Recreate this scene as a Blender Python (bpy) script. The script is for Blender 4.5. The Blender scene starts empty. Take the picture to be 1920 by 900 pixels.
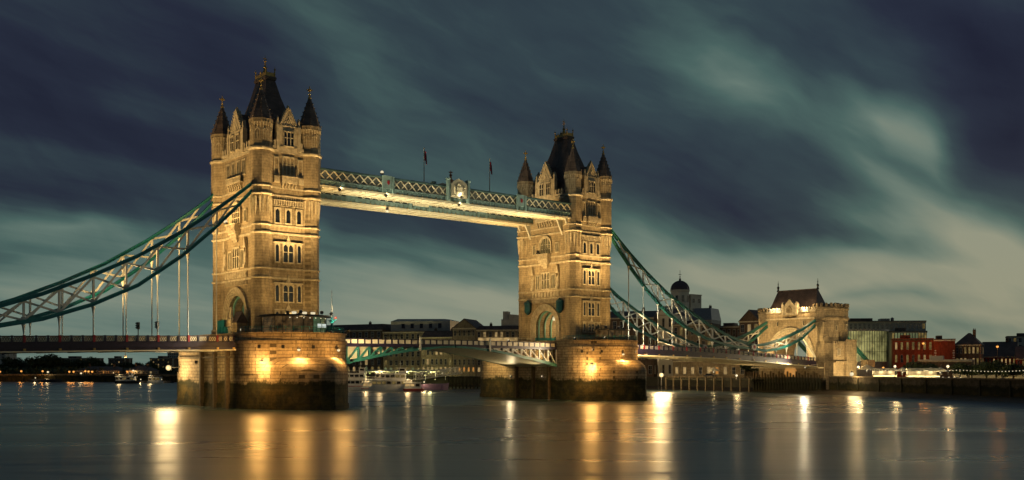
import bpy, bmesh, math, random
from mathutils import Vector, Matrix
random.seed(7)
R = math.radians
PI = math.pi
scene = bpy.context.scene
COL = scene.collection

# ------------------------------------------------------------------ camera
CX, CY, CZ, TH, FPX, HV = -134.285, -190.169, 7.7, 0.694, 1902.7, 689.7
ST, CT = math.sin(TH), math.cos(TH)
cam_d = bpy.data.cameras.new('camera')
cam = bpy.data.objects.new('camera', cam_d)
COL.objects.link(cam)
cam.location = (CX, CY, CZ)
cam.rotation_euler = (PI / 2, 0, -TH)
cam_d.sensor_width = 36
cam_d.lens = 36 * FPX / 1920
cam_d.shift_y = (HV - 450) / 1920
cam_d.clip_start = 0.5
cam_d.clip_end = 6000
scene.camera = cam

# ------------------------------------------------------------------ world
SUN_AZ = TH + 1.15
SUN_EL = R(2.0)
world = bpy.data.worlds.new("World")
scene.world = world
world.use_nodes = True


class NT:
    """small node helper"""
    def __init__(s, tree):
        s.t = tree
        tree.nodes.clear()

    def n(s, typ, inp=None, **props):
        nd = s.t.nodes.new(typ)
        for k, v in props.items():
            setattr(nd, k, v)
        for k, v in (inp or {}).items():
            s.set(nd, k, v)
        return nd

    def set(s, nd, k, v):
        sock = nd.inputs[k]
        if isinstance(v, bpy.types.NodeSocket):
            s.t.links.new(v, sock)
        elif isinstance(v, bpy.types.Node):
            s.t.links.new(v.outputs[0], sock)
        else:
            sock.default_value = v

    def m(s, op, a, b=0.0, c=0.0, clamp=False):
        nd = s.n('ShaderNodeMath', {0: a, 1: b, 2: c}, operation=op)
        nd.use_clamp = clamp
        return nd.outputs[0]

    def v(s, op, a, b=(0, 0, 0)):
        nd = s.n('ShaderNodeVectorMath', {0: a, 1: b}, operation=op)
        return nd.outputs['Value'] if op in ('DOT_PRODUCT', 'LENGTH') else nd.outputs[0]

    def mix(s, f, a, b, blend='MIX'):
        nd = s.n('ShaderNodeMix', data_type='RGBA', blend_type=blend)
        s.set(nd, 0, f)
        s.set(nd, 6, a)
        s.set(nd, 7, b)
        return nd.outputs[2]

    def ramp(s, f, stops):
        nd = s.n('ShaderNodeValToRGB', {0: f})
        el = nd.color_ramp.elements
        while len(el) < len(stops):
            el.new(0.5)
        for e, (p, c) in zip(el, stops):
            e.position = p
            e.color = (*c[:3], 1) if not isinstance(c, (int, float)) else (c, c, c, 1)
        return nd.outputs[0]


def build_world():
    t = NT(world.node_tree)
    tc = t.n('ShaderNodeTexCoord').outputs['Generated']
    d = t.v('NORMALIZE', tc)
    sep = t.n('ShaderNodeSeparateXYZ', {0: d})
    x, y, z = sep.outputs
    fx = t.m('ADD', t.m('MULTIPLY', x, math.cos(TH)), t.m('MULTIPLY', y, -math.sin(TH)))
    fy = t.m('ADD', t.m('MULTIPLY', x, math.sin(TH)), t.m('MULTIPLY', y, math.cos(TH)))
    az = t.m('ARCTAN2', fx, fy)
    el = t.m('ARCSINE', z)
    # wind-drawn streaks on a flat cloud sheet
    zz = t.m('ADD', t.m('ABSOLUTE', z), 0.10)
    px = t.m('DIVIDE', x, zz)
    py = t.m('DIVIDE', y, zz)
    wa = TH + 0.62
    al = t.m('ADD', t.m('MULTIPLY', px, math.sin(wa)), t.m('MULTIPLY', py, math.cos(wa)))
    ac = t.m('ADD', t.m('MULTIPLY', px, math.cos(wa)), t.m('MULTIPLY', py, -math.sin(wa)))
    sheet = t.n('ShaderNodeCombineXYZ', {0: t.m('MULTIPLY', al, 0.30), 1: t.m('MULTIPLY', ac, 1.15), 2: 0.3})
    n1 = t.n('ShaderNodeTexNoise', {'Vector': sheet, 'Scale': 1.0, 'Detail': 4.0, 'Roughness': 0.5, 'Distortion': 0.35}).outputs[0]
    sheet2 = t.n('ShaderNodeCombineXYZ', {0: t.m('MULTIPLY', al, 0.5), 1: t.m('MULTIPLY', ac, 3.2), 2: 4.0})
    n2 = t.n('ShaderNodeTexNoise', {'Vector': sheet2, 'Scale': 1.0, 'Detail': 5.0, 'Roughness': 0.55, 'Distortion': 0.2}).outputs[0]
    # (azimuth, elevation) vector, gently warped, for the large cloud masses
    ae0 = t.n('ShaderNodeCombineXYZ', {0: az, 1: el, 2: 0.0}).outputs[0]
    wv = t.n('ShaderNodeTexNoise', {'Vector': ae0, 'Scale': 5.0, 'Detail': 3.0}).outputs[1]
    wv = t.v('MULTIPLY', t.v('SUBTRACT', wv, (0.5, 0.5, 0.5)), (0.14, 0.07, 0.0))
    ae = t.v('ADD', ae0, wv)

    def blob(u, v, su, sv, rot, amp):
        a = math.atan((u - 960) / FPX)
        e = math.atan((HV - v) / FPX * math.cos(a))
        mp = t.n('ShaderNodeMapping', {'Vector': ae}, vector_type='TEXTURE')
        mp.inputs['Location'].default_value = (a, e, 0)
        mp.inputs['Rotation'].default_value = (0, 0, R(rot))
        mp.inputs['Scale'].default_value = (su / FPX, sv / FPX, 1)
        g = t.n('ShaderNodeTexGradient', {'Vector': mp.outputs[0]}, gradient_type='SPHERICAL').outputs[0]
        g = t.m('SMOOTHSTEP' if False else 'POWER', g, 1.4)
        return t.m('MULTIPLY', g, amp)

    tot = None
    for b in BLOBS:
        g = blob(*b)
        tot = g if tot is None else t.m('ADD', tot, g)
    base = t.ramp(t.m('DIVIDE', el, 0.42), [(0.0, 0.68), (0.15, 0.64), (0.36, 0.46), (0.62, 0.37), (1.0, 0.33)])
    val = t.m('ADD', base, tot)
    val = t.m('ADD', val, t.m('MULTIPLY', t.m('SUBTRACT', n1, 0.5), 0.34))
    val = t.m('ADD', val, t.m('MULTIPLY', t.m('SUBTRACT', n2, 0.5), 0.26))
    # finer torn edges, and a brighter low sky towards the east
    v3 = t.n('ShaderNodeMapping', {'Vector': ae}, vector_type='TEXTURE')
    v3.inputs['Rotation'].default_value = (0, 0, R(-24))
    v3.inputs['Scale'].default_value = (.10, .030, 1)
    n3 = t.n('ShaderNodeTexNoise', {'Vector': v3.outputs[0], 'Scale': 1.0, 'Detail': 5.0, 'Roughness': 0.55}).outputs[0]
    val = t.m('ADD', val, t.m('MULTIPLY', t.m('SUBTRACT', n3, 0.5), 0.22))
    low = t.m('SUBTRACT', 1.0, t.m('MULTIPLY', el, 5.5), clamp=True)
    val = t.m('ADD', val, t.m('MULTIPLY', low, t.m('MULTIPLY_ADD', az, .26, 0.10)))
    colr = t.ramp(val, [(0.0, (.0062, .0056, .0145)), (0.20, (.0125, .0150, .0270)), (0.38, (.023, .037, .044)),
                        (0.55, (.046, .084, .076)), (0.72, (.096, .138, .116)), (1.0, (.185, .205, .155))])
    # warm band low over the east bank, cooler to the west
    warm = t.m('MULTIPLY', t.m('MULTIPLY_ADD', az, 1.6, 0.40, clamp=True), t.m('SUBTRACT', 1.0, t.m('MULTIPLY', el, 3.6), clamp=True), clamp=True)
    colr = t.mix(warm, colr, t.mix(1.0, colr, (1.16, 1.01, 0.90, 1), 'MULTIPLY'))
    sky = t.n('ShaderNodeTexSky', sky_type='NISHITA')
    sky.sun_disc = False
    sky.sun_elevation = SUN_EL
    sky.sun_rotation = SUN_AZ
    sky.air_density = 1.0
    sky.dust_density = 2.0
    sky.ozone_density = 3.0
    bg1 = t.n('ShaderNodeBackground', {0: colr, 1: 1.0})
    bg2 = t.n('ShaderNodeBackground', {0: sky.outputs[0], 1: 0.006})
    ad = t.n('ShaderNodeAddShader', {0: bg1.outputs[0], 1: bg2.outputs[0]})
    out = t.n('ShaderNodeOutputWorld')
    t.t.links.new(ad.outputs[0], out.inputs[0])


BLOBS = [  # centre u, v in the photo's field of view -> azimuth, elevation ; size ; tilt ; brightness
    (60, 200, 620, 260, -8, -0.34), (380, 100, 420, 170, -35, -0.14), (470, 330, 380, 90, -10, -0.16),
    (130, 428, 340, 38, -4, 0.26), (40, 350, 480, 60, -4, -0.16), (180, 560, 560, 120, 0, 0.20), (120, 480, 260, 24, -4, -0.08),
    (640, 110, 420, 130, -36, 0.10), (830, 425, 330, 70, -12, -0.22), (700, 440, 160, 40, -16, -0.10),
    (620, 488, 260, 34, -10, 0.20), (860, 545, 380, 52, -6, 0.32), (800, 500, 200, 22, -10, -0.10),
    (1350, 165, 250, 80, -38, 0.30), (1240, 110, 420, 130, -30, 0.06), (1650, 225, 170, 60, -30, 0.30), (1735, 255, 120, 80, -50, 0.26), (1580, 250, 200, 36, -30, 0.12), (1760, 330, 200, 50, -50, 0.14), (1600, 300, 240, 44, -35, 0.14),
    (1900, 250, 240, 200, -60, -0.38), (1850, 50, 460, 130, -30, -0.30), (1540, 80, 320, 90, -28, -0.10),
    (1420, 400, 480, 110, -18, -0.24), (1300, 300, 300, 90, -24, -0.12), (1620, 475, 300, 40, -14, -0.16), (1500, 300, 200, 70, -30, -0.10),
    (1720, 390, 330, 55, -30, 0.22), (1460, 525, 560, 56, -6, 0.38), (1560, 580, 600, 50, -2, 0.14), (1800, 450, 360, 50, -14, 0.34), (1760, 505, 460, 46, -6, 0.36),
    (1700, 560, 300, 22, -2, -0.22), (1880, 560, 160, 16, -3, 0.10), (1240, 470, 240, 40, -22, 0.10),
    (1800, 610, 360, 44, 0, -0.16), (1000, 250, 340, 170, -20, -0.05), (760, 590, 420, 70, 0, 0.26),
]
build_world()

# weak last daylight (the sun is practically gone: dusk photograph)
sl = bpy.data.lights.new('dusk_sun', 'SUN')
sl.energy = 0.05
sl.angle = R(12)
sl.color = (1.0, 0.86, 0.72)
so = bpy.data.objects.new('dusk_sun', sl)
COL.objects.link(so)
so.rotation_euler = Vector((math.sin(SUN_AZ) * math.cos(R(12)), math.cos(SUN_AZ) * math.cos(R(12)), math.sin(R(12)))).to_track_quat('Z', 'Y').to_euler()

scene.view_settings.view_transform = 'Standard'
scene.view_settings.look = 'None'
scene.view_settings.exposure = 0.5
scene.view_settings.gamma = 1.0
scene.view_settings.use_curve_mapping = False
scene.cycles.use_denoising = True
scene.cycles.max_bounces = 5
scene.cycles.diffuse_bounces = 2
scene.cycles.glossy_bounces = 3
scene.cycles.transmission_bounces = 3
scene.cycles.sample_clamp_indirect = 2.0
scene.cycles.caustics_reflective = False
scene.cycles.caustics_refractive = False


# ------------------------------------------------------------------ materials
def new_mat(name):
    m = bpy.data.materials.new(name)
    m.use_nodes = True
    return m, NT(m.node_tree)


def finish(t, bsdf):
    o = t.n('ShaderNodeOutputMaterial')
    t.t.links.new(bsdf.outputs[0], o.inputs[0])


def masonry(name, c1, c2, mortar, bw=1.2, bh=0.45, rough=0.85, stain=None, bump=0.35, var=0.5, msize=0.018):
    m, t = new_mat(name)
    g = t.n('ShaderNodeNewGeometry').outputs['Position']
    s = t.n('ShaderNodeSeparateXYZ', {0: g}).outputs
    uv = t.n('ShaderNodeCombineXYZ', {0: t.m('ADD', s[0], s[1]), 1: s[2], 2: 0.0}).outputs[0]
    br = t.n('ShaderNodeTexBrick', {'Vector': uv, 'Color1': (*c1, 1), 'Color2': (*c2, 1), 'Mortar': (*mortar, 1), 'Scale': 1.0,
                                    'Mortar Size': msize, 'Mortar Smooth': 0.3, 'Bias': 0.0, 'Brick Width': bw, 'Row Height': bh})
    n = t.n('ShaderNodeTexNoise', {'Vector': g, 'Scale': 0.35, 'Detail': 6.0, 'Roughness': 0.65}).outputs[0]
    n2 = t.n('ShaderNodeTexNoise', {'Vector': g, 'Scale': 2.6, 'Detail': 4.0, 'Roughness': 0.6}).outputs[0]
    col = t.mix(1.0, br.outputs[0], t.ramp(n, [(0.25, 1 - var), (0.5, 0.95), (0.8, 1.25)]), 'MULTIPLY')
    col = t.mix(1.0, col, t.ramp(n2, [(0.3, 0.78), (0.7, 1.15)]), 'MULTIPLY')
    # soot and damp drawn down the wall
    st = t.n('ShaderNodeCombineXYZ', {0: t.m('ADD', s[0], s[1]), 1: t.m('MULTIPLY', s[2], 0.45), 2: t.m('SUBTRACT', s[0], s[1])}).outputs[0]
    sn = t.n('ShaderNodeTexNoise', {'Vector': st, 'Scale': 1.1, 'Detail': 5.0, 'Roughness': 0.6}).outputs[0]
    col = t.mix(1.0, col, t.ramp(sn, [(0.36, 0.72), (0.6, 1.05)]), 'MULTIPLY')
    if stain:
        z0, c = stain
        e = t.m('ADD', s[2], t.m('MULTIPLY', t.m('SUBTRACT', n, 0.5), 3.2))
        e = t.m('ADD', e, t.m('MULTIPLY', t.m('SUBTRACT', n2, 0.5), 0.9))
        f = t.m('MULTIPLY', t.m('SUBTRACT', z0, e), 1.6, clamp=True)
        weed = t.mix(t.ramp(t.n('ShaderNodeTexNoise', {'Vector': g, 'Scale': 0.55, 'Detail': 5.0}).outputs[0], [(0.42, 0.0), (0.6, 1.0)]),
                     (*c, 1), (c[0] * 2.6 + .02, c[1] * 1.9 + .012, c[2] * 1.5, 1))
        weed = t.mix(1.0, weed, t.ramp(n2, [(0.3, 0.6), (0.7, 1.25)]), 'MULTIPLY')
        top = t.m('MULTIPLY', t.m('SUBTRACT', 1.0, t.m('ABSOLUTE', t.m('MULTIPLY', t.m('SUBTRACT', e, z0 - 0.9), 0.9))), 1.0, clamp=True)
        weed = t.mix(top, weed, (c[0] * .55, c[1] * .7, c[2] * .5, 1))
        col = t.mix(t.m('MULTIPLY', f, 0.93), col, weed)
    h = t.m('ADD', br.outputs[1], t.m('MULTIPLY', n2, -1.2))
    bp = t.n('ShaderNodeBump', {'Strength': bump, 'Distance': 0.12, 'Height': t.m('MULTIPLY', h, -1.0)})
    b = t.n('ShaderNodeBsdfPrincipled', {'Base Color': col, 'Roughness': rough, 'Normal': bp.outputs[0]})
    b.inputs['Specular IOR Level'].default_value = 0.25
    finish(t, b)
    return m


def plain(name, c, rough=0.6, metal=0.0, var=0.25, scale=1.5, spec=0.4, bump=0.0):
    m, t = new_mat(name)
    g = t.n('ShaderNodeNewGeometry').outputs['Position']
    n = t.n('ShaderNodeTexNoise', {'Vector': g, 'Scale': scale, 'Detail': 5.0, 'Roughness': 0.6}).outputs[0]
    col = t.mix(1.0, (*c, 1), t.ramp(n, [(0.3, 1 - var), (0.7, 1 + var * .6)]), 'MULTIPLY')
    b = t.n('ShaderNodeBsdfPrincipled', {'Base Color': col, 'Roughness': rough, 'Metallic': metal})
    b.inputs['Specular IOR Level'].default_value = spec
    if bump:
        t.set(b, 'Normal', t.n('ShaderNodeBump', {'Strength': bump, 'Distance': 0.1, 'Height': n}).outputs[0])
    finish(t, b)
    return m


def roofing(name, c, rows=0.35):
    m, t = new_mat(name)
    g = t.n('ShaderNodeNewGeometry').outputs['Position']
    s = t.n('ShaderNodeSeparateXYZ', {0: g}).outputs
    uv = t.n('ShaderNodeCombineXYZ', {0: t.m('ADD', s[0], s[1]), 1: s[2], 2: 0.0}).outputs[0]
    br = t.n('ShaderNodeTexBrick', {'Vector': uv, 'Color1': (*c, 1), 'Color2': tuple(v * .65 for v in c) + (1,), 'Mortar': tuple(v * .4 for v in c) + (1,), 'Scale': 1.0,
                                    'Mortar Size': 0.02, 'Brick Width': rows * 1.3, 'Row Height': rows})
    n = t.n('ShaderNodeTexNoise', {'Vector': g, 'Scale': 0.6, 'Detail': 5.0}).outputs[0]
    col = t.mix(1.0, br.outputs[0], t.ramp(n, [(0.3, 0.6), (0.7, 1.3)]), 'MULTIPLY')
    bp = t.n('ShaderNodeBump', {'Strength': 0.4, 'Distance': 0.08, 'Height': t.m('MULTIPLY', br.outputs[1], -1.0)})
    b = t.n('ShaderNodeBsdfPrincipled', {'Base Color': col, 'Roughness': 0.55, 'Normal': bp.outputs[0]})
    finish(t, b)
    return m


def emis(name, c, s, base=(0.02, 0.02, 0.02), var=0.0, scale=1.0):
    m, t = new_mat(name)
    b = t.n('ShaderNodeBsdfPrincipled', {'Base Color': (*base, 1), 'Roughness': 0.25, 'Emission Color': (*c, 1), 'Emission Strength': s})
    if var:
        g = t.n('ShaderNodeNewGeometry').outputs['Position']
        n = t.n('ShaderNodeTexNoise', {'Vector': g, 'Scale': scale, 'Detail': 3.0}).outputs[0]
        t.set(b, 'Emission Strength', t.ramp(n, [(0.35, s * (1 - var)), (0.65, s)]))
    finish(t, b)
    return m


def glass_mat(name, c, rough=0.08):
    m, t = new_mat(name)
    b = t.n('ShaderNodeBsdfPrincipled', {'Base Color': (*c, 1), 'Roughness': rough})
    b.inputs['Specular IOR Level'].default_value = 0.7
    finish(t, b)
    return m


def wood_piles(name):
    m, t = new_mat(name)
    g = t.n('ShaderNodeNewGeometry').outputs['Position']
    s = t.n('ShaderNodeSeparateXYZ', {0: g}).outputs
    v = t.n('ShaderNodeCombineXYZ', {0: t.m('MULTIPLY', s[0], 3.0), 1: t.m('MULTIPLY', s[1], 3.0), 2: t.m('MULTIPLY', s[2], 0.25)}).outputs[0]
    n = t.n('ShaderNodeTexNoise', {'Vector': v, 'Scale': 1.0, 'Detail': 5.0, 'Roughness': 0.6}).outputs[0]
    n2 = t.n('ShaderNodeTexNoise', {'Vector': g, 'Scale': 0.6, 'Detail': 4.0}).outputs[0]
    col = t.ramp(n, [(0.3, (.035, .022, .009)), (0.5, (.105, .066, .025)), (0.7, (.19, .122, .045))])
    f = t.m('MULTIPLY', t.m('SUBTRACT', 4.9, t.m('ADD', s[2], t.m('MULTIPLY', t.m('SUBTRACT', n2, .5), 2.6))), 1.7, clamp=True)
    col = t.mix(f, col, t.ramp(n, [(0.35, (.008, .011, .005)), (0.7, (.045, .042, .018))]))
    bp = t.n('ShaderNodeBump', {'Strength': 0.5, 'Distance': 0.12, 'Height': n})
    b = t.n('ShaderNodeBsdfPrincipled', {'Base Color': col, 'Roughness': 0.8, 'Normal': bp.outputs[0]})
    finish(t, b)
    return m


M = {}
M['lead'] = plain('lead_roof', (.075, .06, .075), .5, .2)
M['fin'] = plain('dark_glass_fin', (.06, .09, .085), .3)
M['glass_bldg'] = emis('glass_curtain_wall', (.72, .66, .24), .38, base=(.02, .03, .03), var=.75, scale=.28)
M['lamp_green2'] = emis('green_yellow_glow', (.75, .9, .25), .55)
M['box_teal'] = plain('deep_blue_teal_paint', (.010, .075, .105), .5)
M['dark_timber'] = plain('dark_fender_timber', (.09, .062, .032), .8, var=.4)
M['pale_timber'] = plain('pale_timber', (.12, .095, .06), .8, var=.3)
M['stone'] = masonry('ashlar_stone', (.42, .335, .215), (.35, .275, .175), (.22, .17, .105), 1.5, 0.55, var=0.34, msize=0.03, bump=.12)
M['stone_rough'] = masonry('rough_stone', (.33, .265, .175), (.24, .19, .12), (.10, .08, .05), 0.7, 0.33, var=0.4, bump=0.6)
M['stone_pale'] = plain('portland_stone', (.50, .43, .31), 0.8, var=0.4, scale=1.3, spec=.2, bump=.2)
M['pier'] = masonry('pier_granite', (.40, .32, .21), (.29, .225, .145), (.09, .07, .045), 1.7, 0.64, var=0.4, stain=(5.4, (.022, .024, .010)), bump=0.45, msize=0.045)
M['quay'] = masonry('quay_stone', (.13, .11, .08), (.09, .075, .05), (.03, .025, .02), 1.5, 0.5, var=0.5, stain=(3.6, (.012, .016, .007)), bump=0.5)
M['timber'] = wood_piles('wet_timber')
M['slate'] = roofing('dark_slate', (.095, .068, .062))
M['spire'] = roofing('spire_tile', (.16, .112, .088), 0.45)
M['gold'] = plain('weathered_gilt', (.42, .29, .10), 0.45, 0.5, var=0.3)
M['teal'] = plain('teal_paint', (.010, .155, .175), 0.4, var=0.25, scale=.8)
M['teal_green'] = plain('green_teal_paint', (.025, .135, .115), 0.4, var=0.25, scale=.8)
M['blue_pale'] = plain('pale_blue_paint', (.17, .26, .26), 0.45, var=0.2)
M['cream'] = plain('cream_paint', (.66, .60, .44), 0.5, var=0.15)
M['white'] = plain('white_paint', (.58, .57, .50), 0.5, var=0.12)
M['navy'] = plain('dark_blue_paint', (.020, .013, .032), 0.4, var=0.3)
M['red'] = plain('red_paint', (.24, .018, .025), 0.45, var=0.2)
M['black'] = plain('black_metal', (.012, .012, .014), 0.45, var=0.2)
M['steel'] = plain('grey_steel', (.20, .21, .22), 0.4, 0.6, var=0.2)
M['asphalt'] = plain('asphalt', (.05, .05, .052), 0.9, var=0.2)
M['paving'] = plain('paving', (.22, .19, .15), 0.85, var=0.25, scale=.5)
M['mud'] = plain('river_mud', (.055, .042, .028), 0.6, var=0.5, scale=.4, bump=.6)
M['earth'] = plain('bank_ground', (.05, .048, .035), 0.9, var=0.4, scale=.2)
M['concrete'] = plain('pale_concrete', (.42, .40, .36), 0.8, var=0.2, scale=.5)
M['render'] = plain('cream_render', (.62, .58, .48), 0.8, var=0.15, scale=.4)  # base tone raised to stand in for missing street-lamp light
M['brick_red'] = masonry('red_brick', (.33, .045, .022), (.25, .035, .018), (.20, .10, .07), 0.24, 0.08, var=.25, bump=.2, msize=.01)
M['brick_brown'] = masonry('brown_brick', (.15, .10, .07), (.11, .075, .05), (.12, .09, .07), 0.24, 0.08, var=.3, bump=.2, msize=.01)
M['brick_yellow'] = masonry('stock_brick', (.30, .24, .16), (.24, .19, .125), (.2, .17, .12), 0.24, 0.08, var=.3, bump=.2, msize=.01)
M['glass'] = glass_mat('dark_glass', (.012, .014, .018))
M['glass_warm'] = emis('lit_window', (1.0, .66, .26), .34, var=.6, scale=.5)
M['glass_gold'] = emis('dim_lit_window', (.9, .62, .18), .16, var=.7, scale=.8)
M['glass_green'] = emis('lit_green_glass', (.55, .62, .28), .20, var=.75, scale=.35)
M['glass_amber'] = emis('amber_lit_window', (1.0, .42, .08), .38, var=.4, scale=.4)
M['lamp'] = emis('lamp_glow', (1.0, .86, .55), .55)
M['lamp_warm'] = emis('warm_lamp_glow', (1.0, .74, .34), .70)
M['lamp_orange'] = emis('sodium_glow', (1.0, .40, .08), .70)
M['lamp_red'] = emis('red_signal_glow', (1.0, .10, .05), .5)
M['lamp_green'] = emis('green_signal_glow', (.1, 1.0, .4), .4)
M['screen'] = emis('screen_glow', (.35, .8, .45), .22)
M['canvas'] = plain('cream_canvas', (.62, .58, .45), 0.8, var=0.1)
M['flag'] = plain('red_flag_cloth', (.40, .02, .05), 0.8, var=0.3)
M['flag_blue'] = plain('blue_flag_cloth', (.03, .04, .20), 0.8, var=0.3)
M['hull_dark'] = plain('dark_hull', (.02, .02, .028), 0.4, var=.3)
M['hull_white'] = plain('white_hull', (.62, .62, .62), 0.4, var=.12)
M['hull_red'] = plain('red_hull', (.25, .03, .03), 0.45, var=.2)
M['hull_purple'] = plain('purple_hull', (.20, .13, .24), 0.45, var=.2)
M['bark'] = plain('bark', (.05, .038, .028), 0.9, var=.3)


def foliage_mat(name, c):
    m, t = new_mat(name)
    g = t.n('ShaderNodeNewGeometry').outputs['Position']
    n = t.n('ShaderNodeTexNoise', {'Vector': g, 'Scale': 0.7, 'Detail': 4.0}).outputs[0]
    col = t.mix(n, tuple(v * .45 for v in c) + (1,), tuple(v * 1.5 for v in c) + (1,))
    b = t.n('ShaderNodeBsdfPrincipled', {'Base Color': col, 'Roughness': 0.7})
    finish(t, b)
    return m


M['leaf'] = foliage_mat('leaves', (.035, .055, .022))


def water_mat():
    m, t = new_mat('river_water')
    g = t.n('ShaderNodeNewGeometry').outputs['Position']
    s = t.n('ShaderNodeSeparateXYZ', {0: g}).outputs
    # current-drawn patches run along the bridge line
    a = t.m('ADD', t.m('MULTIPLY', s[0], .82), t.m('MULTIPLY', s[1], -.57))
    c = t.m('ADD', t.m('MULTIPLY', s[0], .57), t.m('MULTIPLY', s[1], .82))
    v = t.n('ShaderNodeCombineXYZ', {0: t.m('MULTIPLY', a, .013), 1: t.m('MULTIPLY', c, .06), 2: 0.0}).outputs[0]
    n = t.n('ShaderNodeTexNoise', {'Vector': v, 'Scale': 1.0, 'Detail': 6.0, 'Roughness': .62, 'Distortion': .8}).outputs[0]
    v2 = t.n('ShaderNodeCombineXYZ', {0: t.m('MULTIPLY', a, .25), 1: t.m('MULTIPLY', c, 1.0), 2: 0.0}).outputs[0]
    n2 = t.n('ShaderNodeTexNoise', {'Vector': v2, 'Scale': 1.0, 'Detail': 4.0, 'Roughness': .6}).outputs[0]
    rough = t.ramp(n, [(0.3, .24), (0.5, .29), (0.7, .36)])
    h = t.m('ADD', t.m('MULTIPLY', n, 2.0), t.m('MULTIPLY', n2, .05))
    bp = t.n('ShaderNodeBump', {'Strength': .20, 'Distance': .6, 'Height': h})
    b = t.n('ShaderNodeBsdfPrincipled', {'Base Color': (.030, .062, .066, 1), 'Roughness': rough, 'Normal': bp.outputs[0], 'IOR': 1.6})
    b.inputs['Specular IOR Level'].default_value = .9
    finish(t, b)
    return m


M['water'] = water_mat()


# ------------------------------------------------------------------ builders
class MB:
    def __init__(s, T=None):
        s.V, s.F, s.I, s.T, s.mi = [], [], [], T, 0

    def add(s, vs, fs):
        o = len(s.V)
        for v in vs:
            s.V.append(tuple(s.T(*v)) if s.T else tuple(v))
        for f in fs:
            s.F.append([i + o for i in f])
            s.I.append(s.mi)
        return s

    def box(s, x0, x1, y0, y1, z0, z1):
        return s.add([(x, y, z) for z in (z0, z1) for y in (y0, y1) for x in (x0, x1)],
                     [(0, 2, 3, 1), (4, 5, 7, 6), (0, 1, 5, 4), (2, 6, 7, 3), (0, 4, 6, 2), (1, 3, 7, 5)])

    def loft(s, rings, cap=True, closed=True):
        n = len(rings[0])
        vs = [p for r in rings for p in r]
        fs = []
        for k in range(len(rings) - 1):
            for i in range(n if closed else n - 1):
                j = (i + 1) % n
                fs.append((k * n + i, k * n + j, (k + 1) * n + j, (k + 1) * n + i))
        if cap:
            fs.append(tuple(range(n))[::-1])
            fs.append(tuple((len(rings) - 1) * n + i for i in range(n)))
        return s.add(vs, fs)

    def prism(s, poly, z0, z1, poly2=None):
        p2 = poly2 or poly
        return s.loft([[(x, y, z0) for x, y in poly], [(x, y, z1) for x, y in p2]])

    def oct(s, cx, cy, levels, n=8, rot=PI / 8):
        """levels: (z, r) list"""
        rings = [[(cx + max(r, .001) * math.cos(rot + 2 * PI * i / n), cy + max(r, .001) * math.sin(rot + 2 * PI * i / n), z) for i in range(n)] for z, r in levels]
        return s.loft(rings)

    def ext(s, poly, d0, d1):
        """polygon in (s, z) extruded along the second axis"""
        return s.loft([[(a, d0, b) for a, b in poly], [(a, d1, b) for a, b in poly]])

    def beam(s, p, q, w, h=None, up=(0, 0, 1)):
        h = h or w
        p, q = Vector(p), Vector(q)
        d = (q - p).normalized()
        u = Vector(up)
        if abs(d.dot(u)) > .98:
            u = Vector((0, 1, 0))
        r = d.cross(u).normalized()
        u = r.cross(d).normalized()
        a = [r * sx * w / 2 + u * sz * h / 2 for sx, sz in ((-1, -1), (1, -1), (1, 1), (-1, 1))]
        return s.loft([[tuple(p + k) for k in a], [tuple(q + k) for k in a]])

    def tube(s, p, q, r, r2=None, n=7):
        r2 = r if r2 is None else r2
        p, q = Vector(p), Vector(q)
        d = (q - p).normalized()
        u = Vector((0, 0, 1)) if abs(d.z) < .95 else Vector((1, 0, 0))
        a = d.cross(u).normalized()
        b = a.cross(d)
        f = lambda c, rr: [tuple(c + a * rr * math.cos(2 * PI * i / n) + b * rr * math.sin(2 * PI * i / n)) for i in range(n)]
        return s.loft([f(p, r), f(q, r2)])

    def ball(s, c, r, n=8, sz=1.0):
        lv = [(c[2] + r * sz * math.sin(a), r * math.cos(a)) for a in [(-PI / 2) + PI * i / n for i in range(n + 1)]]
        return s.oct(c[0], c[1], lv, n=10, rot=0)

    def build(s, name, mat, parent=None, smooth=False, loc=None, rz=0):
        me = bpy.data.meshes.new(name)
        me.from_pydata(s.V, [], s.F)
        mats = mat if isinstance(mat, (list, tuple)) else [mat]
        for m in mats:
            me.materials.append(M[m])
        if len(mats) > 1:
            me.polygons.foreach_set('material_index', s.I)
        bm = bmesh.new()
        bm.from_mesh(me)
        bmesh.ops.recalc_face_normals(bm, faces=bm.faces)
        bm.to_mesh(me)
        bm.free()
        if smooth:
            me.polygons.foreach_set('use_smooth', [True] * len(me.polygons))
        o = bpy.data.objects.new(name, me)
        COL.objects.link(o)
        if parent:
            o.parent = parent
        if loc:
            o.location = loc
        o.rotation_euler = (0, 0, rz)
        return o


def tag(o, label, cat, group=None):
    o['label'] = label
    o['category'] = cat
    if group:
        o['group'] = group
    return o


def thing(name, label, cat, loc=(0, 0, 0), rz=0, group=None):
    o = bpy.data.objects.new(name, None)
    o.empty_display_size = .5
    COL.objects.link(o)
    o.location = loc
    o.rotation_euler = (0, 0, rz)
    return tag(o, label, cat, group)


KIDS = {}


def dup(root, loc=None, rz=None, label=None, group=None, parent=None):
    if not KIDS or parent is None:
        KIDS.clear()
        for o in COL.objects:
            if o.parent:
                KIDS.setdefault(o.parent.name, []).append(o)
    kids = KIDS.get(root.name, [])
    c = root.copy()
    COL.objects.link(c)
    if parent is not None:
        c.parent = parent
    if loc is not None:
        c.location = loc
    if rz is not None:
        c.rotation_euler = (0, 0, rz)
    if label:
        c['label'] = label
    if group:
        c['group'] = group
    for k in list(kids):
        dup(k, parent=c)
    return c


def struct(name, mb, mat, kind='structure', smooth=False):
    o = mb.build(name, mat, smooth=smooth)
    o['kind'] = kind
    return o


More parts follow.
